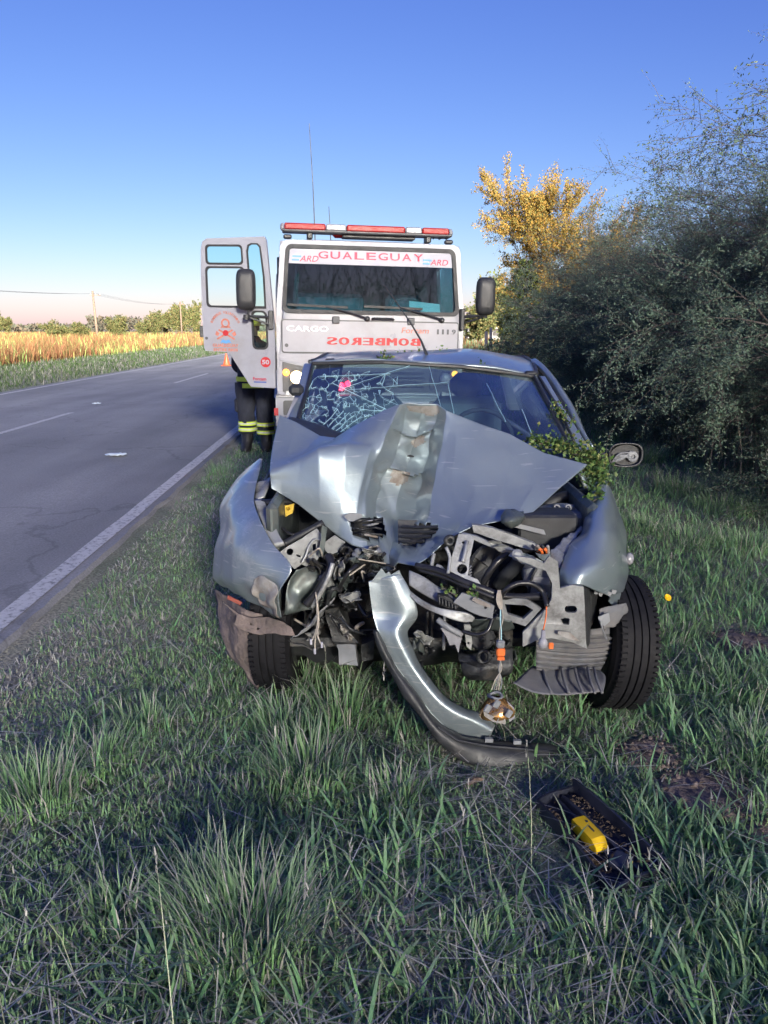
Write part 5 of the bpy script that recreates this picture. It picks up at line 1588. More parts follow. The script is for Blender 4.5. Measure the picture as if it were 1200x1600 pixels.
# ---- cabin: windscreen, pillars, roof, sides
WS = [[(490,570,4.42),(600,568,4.36),(720,575,4.36),(832,590,4.42)], [(478,615,4.12),(610,622,4.02),(740,628,4.02),(860,640,4.08)], [(463,662,3.82),(600,690,3.68),(750,700,3.68),(889,697,3.76)]]
wsg = dense([wpts(r) for r in WS], 8, 8)
ws = cb('windscreen', MB().grid(wsg), M_CGL, smooth=True)
def ws_pt(a, b, d=.004):
    """point on the windscreen under pixel (a, b), lifted d towards the outside"""
    o = Vector((0, 0, CAM_Z)); dr_ = ray(a, b).normalized(); best = None
    for i in range(len(wsg) - 1):
        for j in range(len(wsg[0]) - 1):
            for tri in ((wsg[i][j], wsg[i][j + 1], wsg[i + 1][j + 1]), (wsg[i][j], wsg[i + 1][j + 1], wsg[i + 1][j])):
                e1, e2 = tri[1] - tri[0], tri[2] - tri[0]; h_ = dr_.cross(e2); dt = e1.dot(h_)
                if abs(dt) < 1e-12: continue
                s_ = o - tri[0]; u_ = s_.dot(h_) / dt
                if u_ < -.001 or u_ > 1.001: continue
                q_ = s_.cross(e1); v_ = dr_.dot(q_) / dt
                if v_ < -.001 or u_ + v_ > 1.001: continue
                n_ = e1.cross(e2).normalized()
                if n_.dot(dr_) > 0: n_ = -n_
                return o + dr_ * (e2.dot(q_) / dt) + n_ * d
    return None
# cracks: a broken web at the struck corner and a few long runs
random.seed(19); mb = MB()
pts_ = []
for _ in range(420):
    x = random.gauss(540, 36) if random.random() < .6 else 472 + 150 * random.random() ** 1.1; y = random.gauss(640, 24) if random.random() < .6 else 578 + 104 * random.random()
    if not (470 < x < 640 and 574 < y < 690): continue
    if y < 585 and random.random() < .5: continue
    p = ws_pt(x, y)
    if p: pts_.append((x, y))
edges = set()
for i, a in enumerate(pts_):
    ds = sorted(range(len(pts_)), key=lambda k: (pts_[k][0] - a[0]) ** 2 + (pts_[k][1] - a[1]) ** 2)
    for k in ds[1:random.choice((3, 4, 4, 5))]: edges.add((min(i, k), max(i, k)))
def crack(a, b, w_):
    k = max(2, int(math.hypot(b[0] - a[0], b[1] - a[1]) / 8)); ps = []
    for q in range(k + 1):
        t = q / k; jx = random.gauss(0, .45) if 0 < q < k else 0
        p = ws_pt(a[0] + (b[0] - a[0]) * t + jx, a[1] + (b[1] - a[1]) * t + jx * .7)
        if p: ps.append(p)
    if len(ps) > 1: mb.tube(ps, w_, n=3, cap=False)
for i, k in edges: crack(pts_[i], pts_[k], random.choice((.0005, .0007, .0012)))
for a, b, w_ in (((520, 600), (622, 650), .002), ((545, 610), (700, 598), .0014), ((560, 640), (720, 655), .0016), ((530, 610), (640, 572), .0015), ((700, 600), (712, 660), .0012), ((670, 572), (690, 640), .001), ((600, 625), (760, 690), .0013),
                 ((815, 640), (835, 690), .0014), ((760, 600), (790, 660), .001), ((500, 590), (610, 585), .0018)): crack(a, b, w_)
for k in range(9): crack((500 + k * 8, 672 + k), (528 + k * 9, 640 + k * 3), .0014)
cb('crack_web', mb, M_CRACK, ws, kind='stuff')
cb('windscreen_seal', MB().tube(wpts([(463, 664, 3.8), (478, 615, 4.1), (488, 568, 4.41), (600, 566, 4.35), (720, 573, 4.35), (834, 588, 4.41), (862, 640, 4.07), (891, 699, 3.75)]), .011, n=6), M_CPL, ws)
ROOF = [[(484,566,4.46),(560,562,4.41),(660,567,4.39),(760,575,4.40),(838,588,4.46)], [(496,562,4.8),(570,556,4.8),(660,552,4.8),(750,551,4.8),(834,571,4.8)], [(512,554,5.4),(580,549,5.4),(660,548,5.4),(740,548,5.4),(816,560,5.4)], [(527,556,6.2),(590,553,6.25),(655,552,6.25),(720,553,6.25),(788,560,6.2)]]
roof = sheet('roof', ROOF, M_CAR, nu=7, nv=7, amp=.006, s=3, auto=None, solid=.012)
for st in roof.data.polygons: st.use_smooth = True
cb('roof_gutter', MB().tube(crm(wpts([(838, 586, 4.46), (834, 569, 4.8), (818, 558, 5.4), (790, 559, 6.2)]), 5), .012, n=6), M_CPL, roof)
cb('roof_gutter', MB().tube(crm(wpts([(484, 565, 4.46), (496, 561, 4.8), (512, 553, 5.4), (527, 555, 6.2)]), 5), .012, n=6), M_CPL, roof)
cb('gutter_clip', MB().box(W(829, 583, 4.44), (.07, .05, .025), bev=.01), M_CPL, roof)
cb('gutter_clip', MB().box(W(516, 563, 4.5), (.06, .05, .02), bev=.008), M_CPL, roof)
an = cb('antenna', MB().tube(wpts([(671, 566, 4.62), (658, 532, 4.66), (640, 502, 4.70), (618, 470, 4.74), (600, 445, 4.78)]), [.011, .006, .0045, .004, .0035], n=6), M_CPL, roof)
cb('antenna_foot', MB().lathe(W(671, 568, 4.62), (0, 0, 1), [(-.02, .03), (.02, .024), (.04, .012)], n=12), M_CPL, an)
def bar(name, pts, w_, d_, m, par=None):
    ps = wpts(pts); rings = []
    for p in ps: rings.append([p + Vector((w_ * a, d_ * b, 0)) for a, b in ((-.5, -.3), (-.3, -.5), (.3, -.5), (.5, -.3), (.5, .5), (-.5, .5))])
    return cb(name, MB().loft(rings), m, par, auto=40)
bar('pillar', [(484, 568, 4.46), (471, 615, 4.16), (455, 662, 3.86)], .06, .06, M_CAR)
bar('pillar', [(842, 588, 4.48), (872, 640, 4.14), (912, 704, 3.8)], .065, .06, M_CAR)
bar('pillar', [(505, 562, 5.3), (500, 640, 5.35)], .09, .05, M_CINT); bar('pillar', [(812, 572, 5.3), (830, 650, 5.35)], .09, .05, M_CINT)
bar('pillar', [(527, 558, 6.2), (512, 640, 6.5)], .12, .12, M_CAR); bar('pillar', [(788, 562, 6.2), (806, 640, 6.5)], .12, .12, M_CAR)
sheet('rear_window', [[(530, 560, 6.22), (655, 556, 6.3), (785, 563, 6.22)], [(520, 625, 6.5), (655, 628, 6.6), (800, 630, 6.5)]], M_SGL, solid=0, auto=None)
# door on the right of the picture: its window frame has sprung outward
dframe = sheet('door_frame', [[(832, 561, 4.85), (847, 568, 4.7), (874, 601, 4.4), (899, 645, 4.1), (927, 702, 3.82)], [(834, 568, 4.85), (842, 577, 4.70), (867, 607, 4.42), (892, 651, 4.12), (917, 694, 3.86)]], M_CAR, nu=6, nv=2, amp=.004, s=6, solid=.03)
hose('door_seal', [(836, 572, 4.8), (858, 597, 4.5), (885, 643, 4.15), (915, 696, 3.85)], .010, M_CPL, dframe)
hose('torn_seal', [(842, 588, 4.44), (858, 614, 4.25), (876, 645, 4.06), (897, 690, 3.8)], .008, M_CPL, n=6)
plate('door_edge', [(461, 618), (467, 619), (455, 653), (447, 651)], lin((464, 618, 4.1), (450, 652, 3.9)), M_TW, label='pale edge of the door beside the cracked corner of the windscreen')
def side(xs, s):
    rows = []
    for z, dx in ((.22, -.06), (.35, -.01), (.6, .03), (.8, .02), (.93, -.03)):
        rows.append([Vector((.2 + s * (.79 + dx - .05 * max(0, (y - 5.4)) ** 2), y, z)) for y in xs])
    return rows
for s in (-1, 1):
    sheet('door', side((3.72, 4.1, 4.6, 4.98), s), M_CAR, nu=4, nv=4, amp=.004, s=3, solid=.02)
    sheet('rear_side', side((5.0, 5.3, 5.7, 6.2, 6.65), s), M_CAR, nu=4, nv=4, solid=.02)
    sheet('side_window', [[Vector((.2 + s * .60, 4.5, 1.38)), Vector((.2 + s * .60, 5.2, 1.40))], [Vector((.2 + s * .76, 3.95, .95)), Vector((.2 + s * .76, 5.2, .95))]], M_SGL, solid=0)
sheet('tailgate', [[Vector((-.55, 6.55, .95)), Vector((.2, 6.68, .97)), Vector((.95, 6.55, .95))], [Vector((-.55, 6.7, .6)), Vector((.2, 6.82, .62)), Vector((.95, 6.7, .6))], [Vector((-.5, 6.62, .28)), Vector((.2, 6.74, .28)), Vector((.9, 6.62, .28))]], M_CAR, solid=.02)
cb('floor', MB().box((.2, 5.1, .24), (1.5, 3.0, .06)), M_CINT)
cb('bulkhead', MB().box((.2, 3.86, .58), (1.46, .06, .72)), M_CINT)
dsh = cb('dashboard', MB().box((.2, 4.05, .90), (1.4, .42, .16), bev=.06), M_CINT)
cb('steering_wheel', MB().tube([Vector((.55 + .18 * math.cos(t), 4.34 + .06 * math.sin(t), 1.0 + .16 * math.sin(t))) for t in np.linspace(0, 2 * math.pi, 25)], .014, n=6, cap=False), M_CINT, dsh, smooth=True)
for x in (-.10, .56):
    st = cb('seat', MB().box((x, 4.95, .52), (.5, .52, .2), bev=.06), M_SEAT)
    cb('backrest', MB().box((x, 5.22, .86), (.48, .14, .62), bev=.06, rot=Matrix.Rotation(R(-12), 3, 'X')), M_SEAT, st)
    cb('headrest', MB().box((x, 5.28, 1.24), (.22, .1, .16), bev=.045), M_SEAT, st)
cb('rear_seat', MB().box((.2, 6.15, .75), (1.2, .16, .5), bev=.05), M_SEAT)
# cowl under the windscreen
sheet('cowl', [[(452, 652, 3.86), (500, 664, 3.78), (560, 684, 3.70), (660, 700, 3.64), (760, 706, 3.64), (905, 702, 3.78)], [(450, 660, 3.70), (495, 680, 3.62), (550, 700, 3.58), (660, 715, 3.52), (760, 720, 3.54), (905, 722, 3.64)]], M_CPL, amp=.006, s=6, solid=.006)
# mirrors
mr = cb('mirror', MB().loft([[W(978, 711, 3.78 + d) + Vector((.088 * k * math.copysign(abs(math.cos(t)) ** .7, math.cos(t)), 0, .062 * k * math.copysign(abs(math.sin(t)) ** .7, math.sin(t)))) for t in np.linspace(0, 2 * math.pi, 25)[:-1]] for d, k in ((.0, .86), (-.006, .96), (.0, 1.0), (.04, .98), (.09, .8), (.12, .4))], cap=False), M_CPL, smooth=True, label='door mirror with its glass gone and the mechanism showing')
cb('mirror_cavity', MB().loft([[W(978, 711, 3.80 + d) + Vector((.078 * k * math.cos(t), 0, .052 * k * math.sin(t))) for t in np.linspace(0, 2 * math.pi, 21)[:-1]] for d, k in ((.0, 1), (.05, .6))]), M_CPL, mr)
cb('mirror_arm', MB().tube(wpts([(930, 715, 3.86), (942, 712, 3.82), (956, 715, 3.8)]), [.03, .022, .02], n=8), M_CPL, mr, smooth=True)
random.seed(6)
cb('mirror_mechanism', MB().lathe(W(988, 713, 3.79), (0, -1, 0), [(0, .028), (.012, .026), (.014, .012), (.004, .010)], n=14), M_GREYP, mr)
for k in range(7):
    hose('mirror_linkage', [(956 + k, 722 - k * 1.2, 3.79), (970 + random.uniform(-4, 4), 714 + random.uniform(-5, 5), 3.775), (985 + random.uniform(-3, 6), 705 + k * 2.4, 3.785)], .005, M_GREYP, mr, n=5)
cb('mirror', MB().box(W(463, 609, 4.05), (.075, .07, .06), bev=.018), M_CPL, label='black door mirror beside the cracked corner of the windscreen')

# ---- engine bay and crushed front
cb('engine_block', MB().box((.12, 3.64, .52), (.62, .34, .40), bev=.05), M_DKM)
cb('gearbox', MB().box((.52, 3.48, .5), (.36, .36, .34), bev=.08), M_DKM)
cb('bay_floor', MB().box((.2, 3.45, .30), (1.35, .75, .04)), M_DKM)
for s in (-1, 1): cb('inner_wing', MB().box((.2 + s * .66, 3.45, .66), (.05, .8, .5), bev=.02), M_GRN)
# the radiator core, bent in a V round the impact
sheet('radiator', [[(470, 850, 3.12), (540, 850, 3.28), (610, 845, 3.36), (700, 835, 3.18), (800, 850, 3.02)], [(470, 930, 3.12), (545, 935, 3.3), (615, 935, 3.36), (705, 925, 3.12), (800, 930, 2.98)], [(480, 1010, 3.1), (550, 1015, 3.26), (620, 1020, 3.3), (710, 1010, 3.08), (800, 1010, 2.98)]], M_DKM, nu=8, nv=6, amp=.03, s=9, o=1.5, ridged=True)
# pieces seen in the gap beside the left wing
sheet('wing_rail', [[(398, 784, 3.28), (408, 812, 3.16), (418, 835, 3.06), (429, 853, 2.99)], [(411, 781, 3.28), (424, 808, 3.17), (434, 832, 3.06), (444, 850, 2.99)]], M_BARE, amp=.008, s=12, solid=.02)
sheet('wing_rail_top', [[(401, 755, 3.45), (399, 770, 3.36), (398, 784, 3.29)], [(424, 742, 3.45), (422, 760, 3.38), (414, 779, 3.31)]], M_BARE, amp=.012, s=12)
hose('coolant_hose', [(394, 784, 3.30), (415, 786, 3.27), (440, 784, 3.28), (470, 786, 3.32)], .017, M_HOSE)
yb_ = plate('yellow_fuse_cover', [(424, 792), (433, 789), (436, 807), (446, 806), (447, 790), (460, 788), (458, 800), (446, 808), (434, 812), (427, 806)], lin((424, 790, 3.34), (460, 800, 3.30)), M_YEL, th=.03)
plate('yellow_filter_box', [(445, 790), (460, 787), (457, 802), (446, 807)], 3.28, M_YEL, th=.03, holes=[disc(450, 795, 3)])
hose('dipstick', [(437, 770, 3.3), (437, 795, 3.27), (438, 818, 3.27)], .006, M_DKM)
hose('bay_strut', [(443, 850, 3.06), (470, 836, 3.1), (505, 817, 3.14)], .016, M_CPL)
hose('bay_cable', [(440, 825, 3.15), (455, 835, 3.12), (470, 832, 3.14), (490, 822, 3.2)], .006, M_HOSE)
plate('headlamp_panel', [(437, 862), (450, 853), (472, 841), (495, 826), (506, 840), (503, 862), (495, 876), (481, 886), (471, 881), (460, 889), (449, 877)], lin((437, 862, 2.98), (506, 840, 3.08)), M_BARE, holes=[disc(453, 862, 5.5), [(488, 851), (493, 849), (494, 862), (489, 864)], [(463, 866), (470, 868), (469, 871), (463, 869)]], amp=.006)
cb('panel_bolt', MB().lathe(W(486, 869, 2.99), (0, -1, 0), [(0, .014), (.004, .014), (.008, .008), (.008, 0)], n=12), M_GREYP)
hose('panel_ridge', [(471, 880, 2.99), (478, 868, 3.0), (483, 853, 3.02), (492, 843, 3.04), (503, 846, 3.06)], .005, M_BARE, n=5)
plate('panel_strap', [(503, 821), (511, 825), (508, 850), (505, 872), (497, 868), (501, 845)], 3.0, M_GRN)
plate('crushed_headlamp_shell', [(507, 848), (524, 836), (540, 846), (528, 862), (515, 868), (508, 862)], lin((507, 848, 3.05), (540, 846, 3.1)), M_BARE, amp=.02)
plate('lower_bracket', [(347, 940), (372, 959), (395, 966), (420, 965), (441, 972), (455, 981), (461, 994), (430, 989), (407, 993), (372, 983), (367, 976), (370, 962)], lin((347, 940, 3.08), (461, 994, 2.92)), M_MUDDY, amp=.012, holes=[disc(392, 976, 2), disc(403, 983, 2)])
sheet('arch_liner', [[(343, 920, 3.38), (360, 935, 3.2), (385, 950, 3.08), (410, 960, 3.02)], [(342, 960, 3.4), (356, 975, 3.22), (378, 985, 3.1), (402, 992, 3.05)], [(346, 1000, 3.4), (358, 1018, 3.25), (376, 1030, 3.14), (398, 1030, 3.1)], [(360, 1022, 3.38), (374, 1042, 3.25), (388, 1058, 3.18), (404, 1076, 3.14)]], M_MUDDY, amp=.03, s=8, o=2, label='mud-caked plastic liner hanging in front of the wheel')
sheet('torn_panel', [[(460, 890, 2.96), (490, 884, 3.02), (525, 888, 3.1)], [(448, 925, 2.93), (482, 922, 2.98), (520, 925, 3.05)], [(442, 962, 2.93), (470, 955, 2.96), (512, 950, 3.03)]], M_GRN, amp=.04, s=10, ridged=True, o=4)
sheet('torn_panel', [[(478, 975, 2.92), (500, 950, 2.95), (522, 930, 3.0)], [(455, 1000, 2.93), (490, 975, 2.95), (505, 962, 3.0)]], M_GREYP, amp=.03, s=12, o=9)
hose('bumper_tube', [(512, 868, 2.95), (518, 885, 2.92), (505, 910, 2.9), (492, 930, 2.9), (478, 945, 2.9)], .018, M_HOSE)
hose('bumper_tube', [(520, 880, 2.9), (512, 905, 2.88), (498, 932, 2.88), (488, 948, 2.9)], .010, M_BARE)
for pts in ([(493, 925, 2.86), (497, 960, 2.84), (494, 985, 2.83), (486, 1003, 2.82)], [(496, 940, 2.86), (498, 975, 2.83), (493, 995, 2.82), (492, 1018, 2.82)], [(494, 930, 2.86), (496, 970, 2.84), (497, 995, 2.81), (503, 1008, 2.8)]):
    w_ = hose('torn_wire', pts, .003, M_WIR, n=5)
    p = W(*pts[-1]); cb('wire_tip', MB().lathe(p, (0, 0, -1), [(-.012, .005), (.01, .005)], n=6), M_BAND, w_)
# lower engine pieces
for outl, Y, mm in (([(508, 950), (530, 948), (546, 990), (560, 1003), (545, 1012), (525, 1010), (514, 985)], 3.02, M_DKM), ([(526, 1010), (556, 1008), (560, 1040), (530, 1038)], 3.0, M_GREYP), ([(565, 1005), (585, 1000), (582, 1032), (566, 1034)], 3.0, M_DKM)):
    plate('engine_mount', outl, Y, mm, th=.12, amp=.03)
# right half: lock panel, cross rails, headlamp frame, chassis leg
plate('lock_panel', [(717, 834), (734, 835), (741, 842), (738, 856), (734, 873), (731, 899), (747, 906), (753, 916), (733, 911), (698, 898), (703, 880), (708, 863)], lin((717, 834, 2.86), (735, 912, 2.76)), M_BARE, th=.006, holes=[disc(722, 889, 8), disc(724, 848, 2.2)], amp=.004)
hose('panel_rib', [(730, 846, 2.83), (727, 862, 2.80), (723, 878, 2.78)], .008, M_BARE, n=6)
hose('panel_rib', [(697, 855, 2.82), (703, 872, 2.80), (700, 896, 2.77)], .007, M_BARE, n=6)
hose('coil_spring', [(734 + 2.5 * math.sin(k * 1.57), 884 + k * 1.1, 2.8 + .01 * math.cos(k * 1.57)) for k in range(18)], .003, M_GREYP, n=5)
plate('cross_rail', [(738, 820), (770, 825), (806, 838), (836, 850), (850, 861), (828, 859), (770, 842), (740, 832)], lin((738, 825, 2.95), (850, 860, 2.9)), M_BARE, th=.03, amp=.006)
plate('cross_rail_lower', [(722, 833), (745, 838), (774, 852), (771, 857), (742, 844), (722, 838)], 2.88, M_GREYP, th=.02)
for k, (outl, Y) in enumerate((([(773, 856), (784, 848), (806, 860), (800, 872), (790, 868)], 2.84), ([(806, 860), (840, 872), (852, 884), (832, 884), (815, 878), (800, 870)], 2.80), ([(760, 842), (782, 846), (790, 856), (772, 858)], 2.87), ([(835, 862), (858, 868), (866, 880), (850, 880)], 2.79))):
    plate('torn_rail_skin', outl, Y, M_CAR if k % 2 else M_BARE, amp=.035, s=20)
cb('rail_bolt', MB().lathe(W(808, 867, 2.76), (0, -1, .3), [(0, .022), (.006, .022), (.012, .012), (.012, 0)], n=14), M_GREYP)
for k in range(6): hose('loose_connector', [(832 + k * 4, 853 + (k % 3) * 4, 2.85), (836 + k * 4, 858 - (k % 2) * 5, 2.82), (842 + k * 3, 860 + (k % 3) * 3, 2.84)], .006, random.choice([M_CPL, M_GREYP, M_ORG, M_RUST]), n=5)
# battery tray area behind the right wing
cb('battery', MB().box(W(850, 828, 3.1), (.24, .16, .16), bev=.01), M_CPL)
plate('battery_clamp', [(795, 815), (850, 828), (853, 836), (848, 835), (793, 821)], 2.98, M_GREYP)
cb('suspension_top', MB().lathe(W(880, 800, 3.25), (0, 0, 1), [(-.1, .13), (0, .12), (.015, .10), (.015, .05), (.03, .045), (.03, 0)], n=24), M_BARE, smooth=False)
for dx in (-10, 8): hose('lifting_eye', [(880 + dx - 4, 796, 3.2), (880 + dx - 3, 790, 3.2), (880 + dx + 3, 790, 3.2), (880 + dx + 4, 796, 3.2)], .005, M_GREYP, n=5)
sheet('inner_wing_top', [[(848, 812, 3.2), (880, 800, 3.3), (915, 790, 3.4)], [(855, 838, 3.02), (888, 826, 3.1), (912, 812, 3.15)]], M_BARE, amp=.02, s=10)
plate('fluid_cap', disc(852, 822, 9), 3.05, M_ORG, th=.03, refine=False)
plate('fluid_reservoir', [(836, 806), (852, 804), (862, 815), (862, 830), (848, 832), (835, 822)], 3.12, M_WALLW, th=.10)
cb('intake_pipe', MB().tube(crm(wpts([(850, 790, 3.4), (880, 778, 3.42), (925, 772, 3.45)]), 5), .03, n=10), M_CPL, smooth=True)
# chassis leg and headlamp frame
FRM = [(858, 869), (871, 877), (875, 919), (893, 914), (912, 917), (914, 960), (916, 1006), (918, 1014), (892, 1003), (862, 997), (842, 999), (817, 1010), (817, 988), (838, 966), (856, 949), (862, 935), (863, 912), (853, 892), (810, 875), (803, 869), (830, 872), (850, 880)]
def stad(cx, cy, w_, h_): return [(cx + (w_ - h_) / 2 * math.copysign(1, math.cos(t)) + h_ / 2 * math.cos(t), cy + h_ / 2 * math.sin(t)) for t in np.linspace(.01, 2 * math.pi + .01, 17)[:-1]]
plate('chassis_leg', FRM, lin((817, 990, 2.66), (916, 950, 2.62)), M_BARE, th=.012, holes=[stad(892, 952, 20, 11), [(876, 967), (883, 965), (890, 966), (889, 976), (880, 975)]], amp=.004, label='pale chassis leg end with two punched holes')
sheet('chassis_leg_side', [[(912, 917, 2.63), (924, 922, 2.8), (936, 926, 2.95)], [(914, 965, 2.63), (922, 960, 2.8), (932, 958, 2.95)], [(917, 1012, 2.64), (920, 990, 2.8), (926, 975, 2.95)]], M_DKM, amp=.01)
plate('rust_scrape', [(872, 986), (890, 988), (906, 1002), (890, 999), (872, 992)], 2.615, M_RUST, th=.003)
plate('lower_frame', [(783, 934), (823, 936), (846, 951), (821, 978), (788, 969), (781, 952)], lin((783, 934, 2.72), (846, 951, 2.66)), M_BARE, th=.02, holes=[[(789, 944), (821, 946), (833, 953), (818, 967), (793, 960)]], amp=.004)
ac = plate('control_unit', [(818, 890), (838, 887), (856, 893), (861, 912), (860, 934), (842, 934), (828, 926), (819, 908)], 2.86, M_GREYP, th=.08, amp=.004)
plate('unit_lid', [(828, 902), (858, 902), (859, 914), (827, 912)], 2.85, M_CLR, ac); plate('unit_label', [(840, 926), (855, 926), (855, 932), (840, 931)], 2.848, M_PAPER, ac, th=.002)
hose('unit_strap', [(838, 888, 2.845), (830, 905, 2.84), (826, 928, 2.845)], .006, M_CPL, ac)
# fan and dark depth behind the frame
fan = cb('fan_shroud', MB().lathe(W(772, 885, 3.0), (0, -1, .1), [(0, .10), (.03, .105), (.035, .095), (.005, .09)], n=28), M_CPL)
for k in range(5):
    t = k * 1.2566; c = W(772, 885, 2.985); cb('fan_blade', MB().box(c + Vector((.05 * math.cos(t), 0, .05 * math.sin(t))), (.085, .006, .03), rot=Matrix.Rotation(-t, 3, 'Y') @ Matrix.Rotation(.4, 3, 'X')), M_CPL, fan)
hose('radiator_hose', [(795, 862, 2.86), (775, 880, 2.84), (758, 905, 2.84), (752, 925, 2.85)], .014, M_HOSE)
hose('air_duct', [(815, 868, 2.88), (805, 885, 2.9), (790, 900, 2.92), (780, 915, 2.95)], .03, M_CPL)
# crash beam
sheet('crash_beam', [[(640, 893, 2.84), (668, 905, 2.80), (695, 925, 2.76), (712, 940, 2.74)], [(640, 915, 2.80), (662, 928, 2.76), (688, 942, 2.72), (708, 950, 2.70)]], M_BARE, amp=.012, s=10, solid=.008)
sheet('crash_beam_lip', [[(638, 921, 2.78), (660, 938, 2.73), (690, 951, 2.69), (728, 957, 2.68), (742, 966, 2.68)], [(640, 932, 2.76), (660, 948, 2.72), (692, 962, 2.68), (722, 972, 2.67), (738, 972, 2.68)]], M_BARE, amp=.008, s=12, solid=.012)
plate('beam_end', [(708, 941), (722, 926), (742, 932), (773, 947), (770, 967), (750, 962), (725, 951)], lin((708, 941, 2.69), (773, 947, 2.66)), M_GREYP, th=.008, holes=[disc(759, 949, 2.5)], amp=.006)
plate('rust_scrape', [(740, 933), (768, 946), (766, 950), (748, 944), (737, 938)], 2.655, M_RUST, th=.003)
plate('foam_block', [(684, 930), (700, 932), (716, 946), (714, 952), (700, 950), (685, 944)], 2.70, M_CPL, th=.03)
for k in range(6): hose('foam_rib', [(686 + k * 5, 932 + k * 2.6, 2.69), (687 + k * 5, 944 + k * 1.6, 2.685)], .005, M_CPL, n=4)
hose('wiring_loom', [(650, 884, 2.86), (690, 893, 2.80), (725, 909, 2.74), (760, 922, 2.72), (790, 932, 2.72), (850, 932, 2.70)], .014, M_HOSE)
hose('wiring_loom', [(655, 890, 2.85), (695, 902, 2.79), (730, 917, 2.73), (775, 935, 2.70)], .010, M_HOSE)
hose('loop_cable', [(782, 934, 2.70), (790, 922, 2.68), (808, 912, 2.68), (830, 912, 2.68), (848, 925, 2.68), (855, 948, 2.64)], .010, M_HOSE)
hose('loop_cable', [(770, 965, 2.68), (762, 985, 2.66), (745, 992, 2.66), (722, 986, 2.68)], .008, M_HOSE)
for k in range(5): hose('split_wires', [(778 + k, 922, 2.69), (780 + (k - 2) * 2, 938, 2.67), (781 + k * .8, 952, 2.66)], .0025, M_WIR, n=4)
sheet('under_panel', [[(735, 968, 2.72), (765, 965, 2.7), (800, 968, 2.7)], [(735, 985, 2.8), (765, 985, 2.78), (805, 985, 2.76)]], M_GRN, amp=.02)
# broken lamp, bracket, horn, subframe
plate('broken_lamp', [(688, 982), (694, 977), (722, 996), (717, 1021), (712, 1008), (704, 1010), (697, 994)], 2.70, M_CLR, th=.04, amp=.008)
hose('lamp_pipe', [(684, 968, 2.7), (700, 980, 2.68), (722, 992, 2.68)], .012, M_GREYP)
plate('bracket', [(725, 976), (735, 976), (738, 1005), (736, 1016), (729, 1010)], 2.74, M_BARE, th=.01, holes=[disc(732, 1005, 2)])
cb('horn', MB().lathe(W(752, 994, 2.82), (0, -1, 0), [(0, .052), (.02, .052), (.03, .04), (.03, .015), (.036, 0)], n=20), M_CPL)
sheet('subframe', [[(715, 1018, 2.85), (750, 1020, 2.82), (800, 1015, 2.85)], [(718, 1040, 2.8), (752, 1046, 2.76), (798, 1040, 2.8)], [(735, 1056, 2.84), (760, 1060, 2.8), (790, 1056, 2.84)]], M_DKM, amp=.03, s=9, ridged=True, solid=.02)
hose('tow_eye', [(756 + 9 * math.cos(t), 1026 + 9 * math.sin(t), 2.75) for t in np.linspace(0, 6.28, 10)], .008, M_DKM)
for x, Y in ((668, 2.92), (676, 2.90), (695, 2.86)): hose('radiator_rod', [(x, 955, Y), (x - 1, 985, Y), (x - 2, 1015, Y)], .007, random.choice([M_GREYP, M_DKM]), n=6)
hose('radiator_rod', [(678, 865, 2.88), (674, 885, 2.86)], .008, M_GREYP); hose('bent_tab', [(682, 884, 2.84), (690, 888, 2.83), (696, 898, 2.82)], .009, M_GREYP)
hose('pulley', [(703 + 6 * math.cos(t), 845 + 6 * math.sin(t), 2.88) for t in np.linspace(0, 6.28, 10)], .01, M_DKM)
# wheel-arch liner with corrugations, splash panel with ribs
lr = []
for i in range(34):
    t = i / 33; yy_ = 984 + 62 * t
    bul = .010 * math.sin(t * 8 * 2 * math.pi)
    x1 = 958 - 22 * t ** 2 if t > .15 else 952
    lr.append([W(838 + (x1 - 838) * q, yy_ + 6 * math.sin(q * 2.6) - (8 if i == 0 else 0) * q, 2.80 + .14 * q - bul) for q in np.linspace(0, 1, 9)])
cb('arch_liner', MB().grid(lr), M_LIN, auto=50, solid=.004, label='corrugated dusty arch liner')
sheet('liner_flap', [[(938, 950, 2.84), (958, 946, 2.86), (976, 942, 2.9)], [(940, 965, 2.82), (962, 960, 2.85), (979, 956, 2.9)], [(948, 986, 2.85), (955, 978, 2.87), (964, 972, 2.9)]], M_LIN, amp=.02, s=16)
plate('torn_clip', [(935, 962), (952, 957), (954, 972), (945, 978), (936, 972)], 2.80, M_GREYP, amp=.02); hose('torn_strip', [(938, 970, 2.79), (942, 985, 2.78), (948, 1000, 2.79)], .004, M_GREYP, n=4)
sp = sheet('splash_panel', [[(832, 1040, 2.86), (860, 1043, 2.86), (890, 1045, 2.87), (915, 1047, 2.88), (936, 1048, 2.9)], [(815, 1056, 2.74), (850, 1064, 2.74), (885, 1066, 2.76), (918, 1064, 2.78), (946, 1058, 2.82)], [(802, 1067, 2.66), (840, 1084, 2.64), (880, 1085, 2.66), (912, 1083, 2.68), (943, 1080, 2.72)]], M_LIN, amp=.006, s=10)
for xa, xb in ((848, 862), (877, 889), (898, 911), (918, 930), (928, 941)): hose('rib', [(xa, 1043, 2.845), ((xa + xb) / 2 - 2, 1062, 2.735), (xb, 1083, 2.66)], .006, M_LIN, sp, n=5)
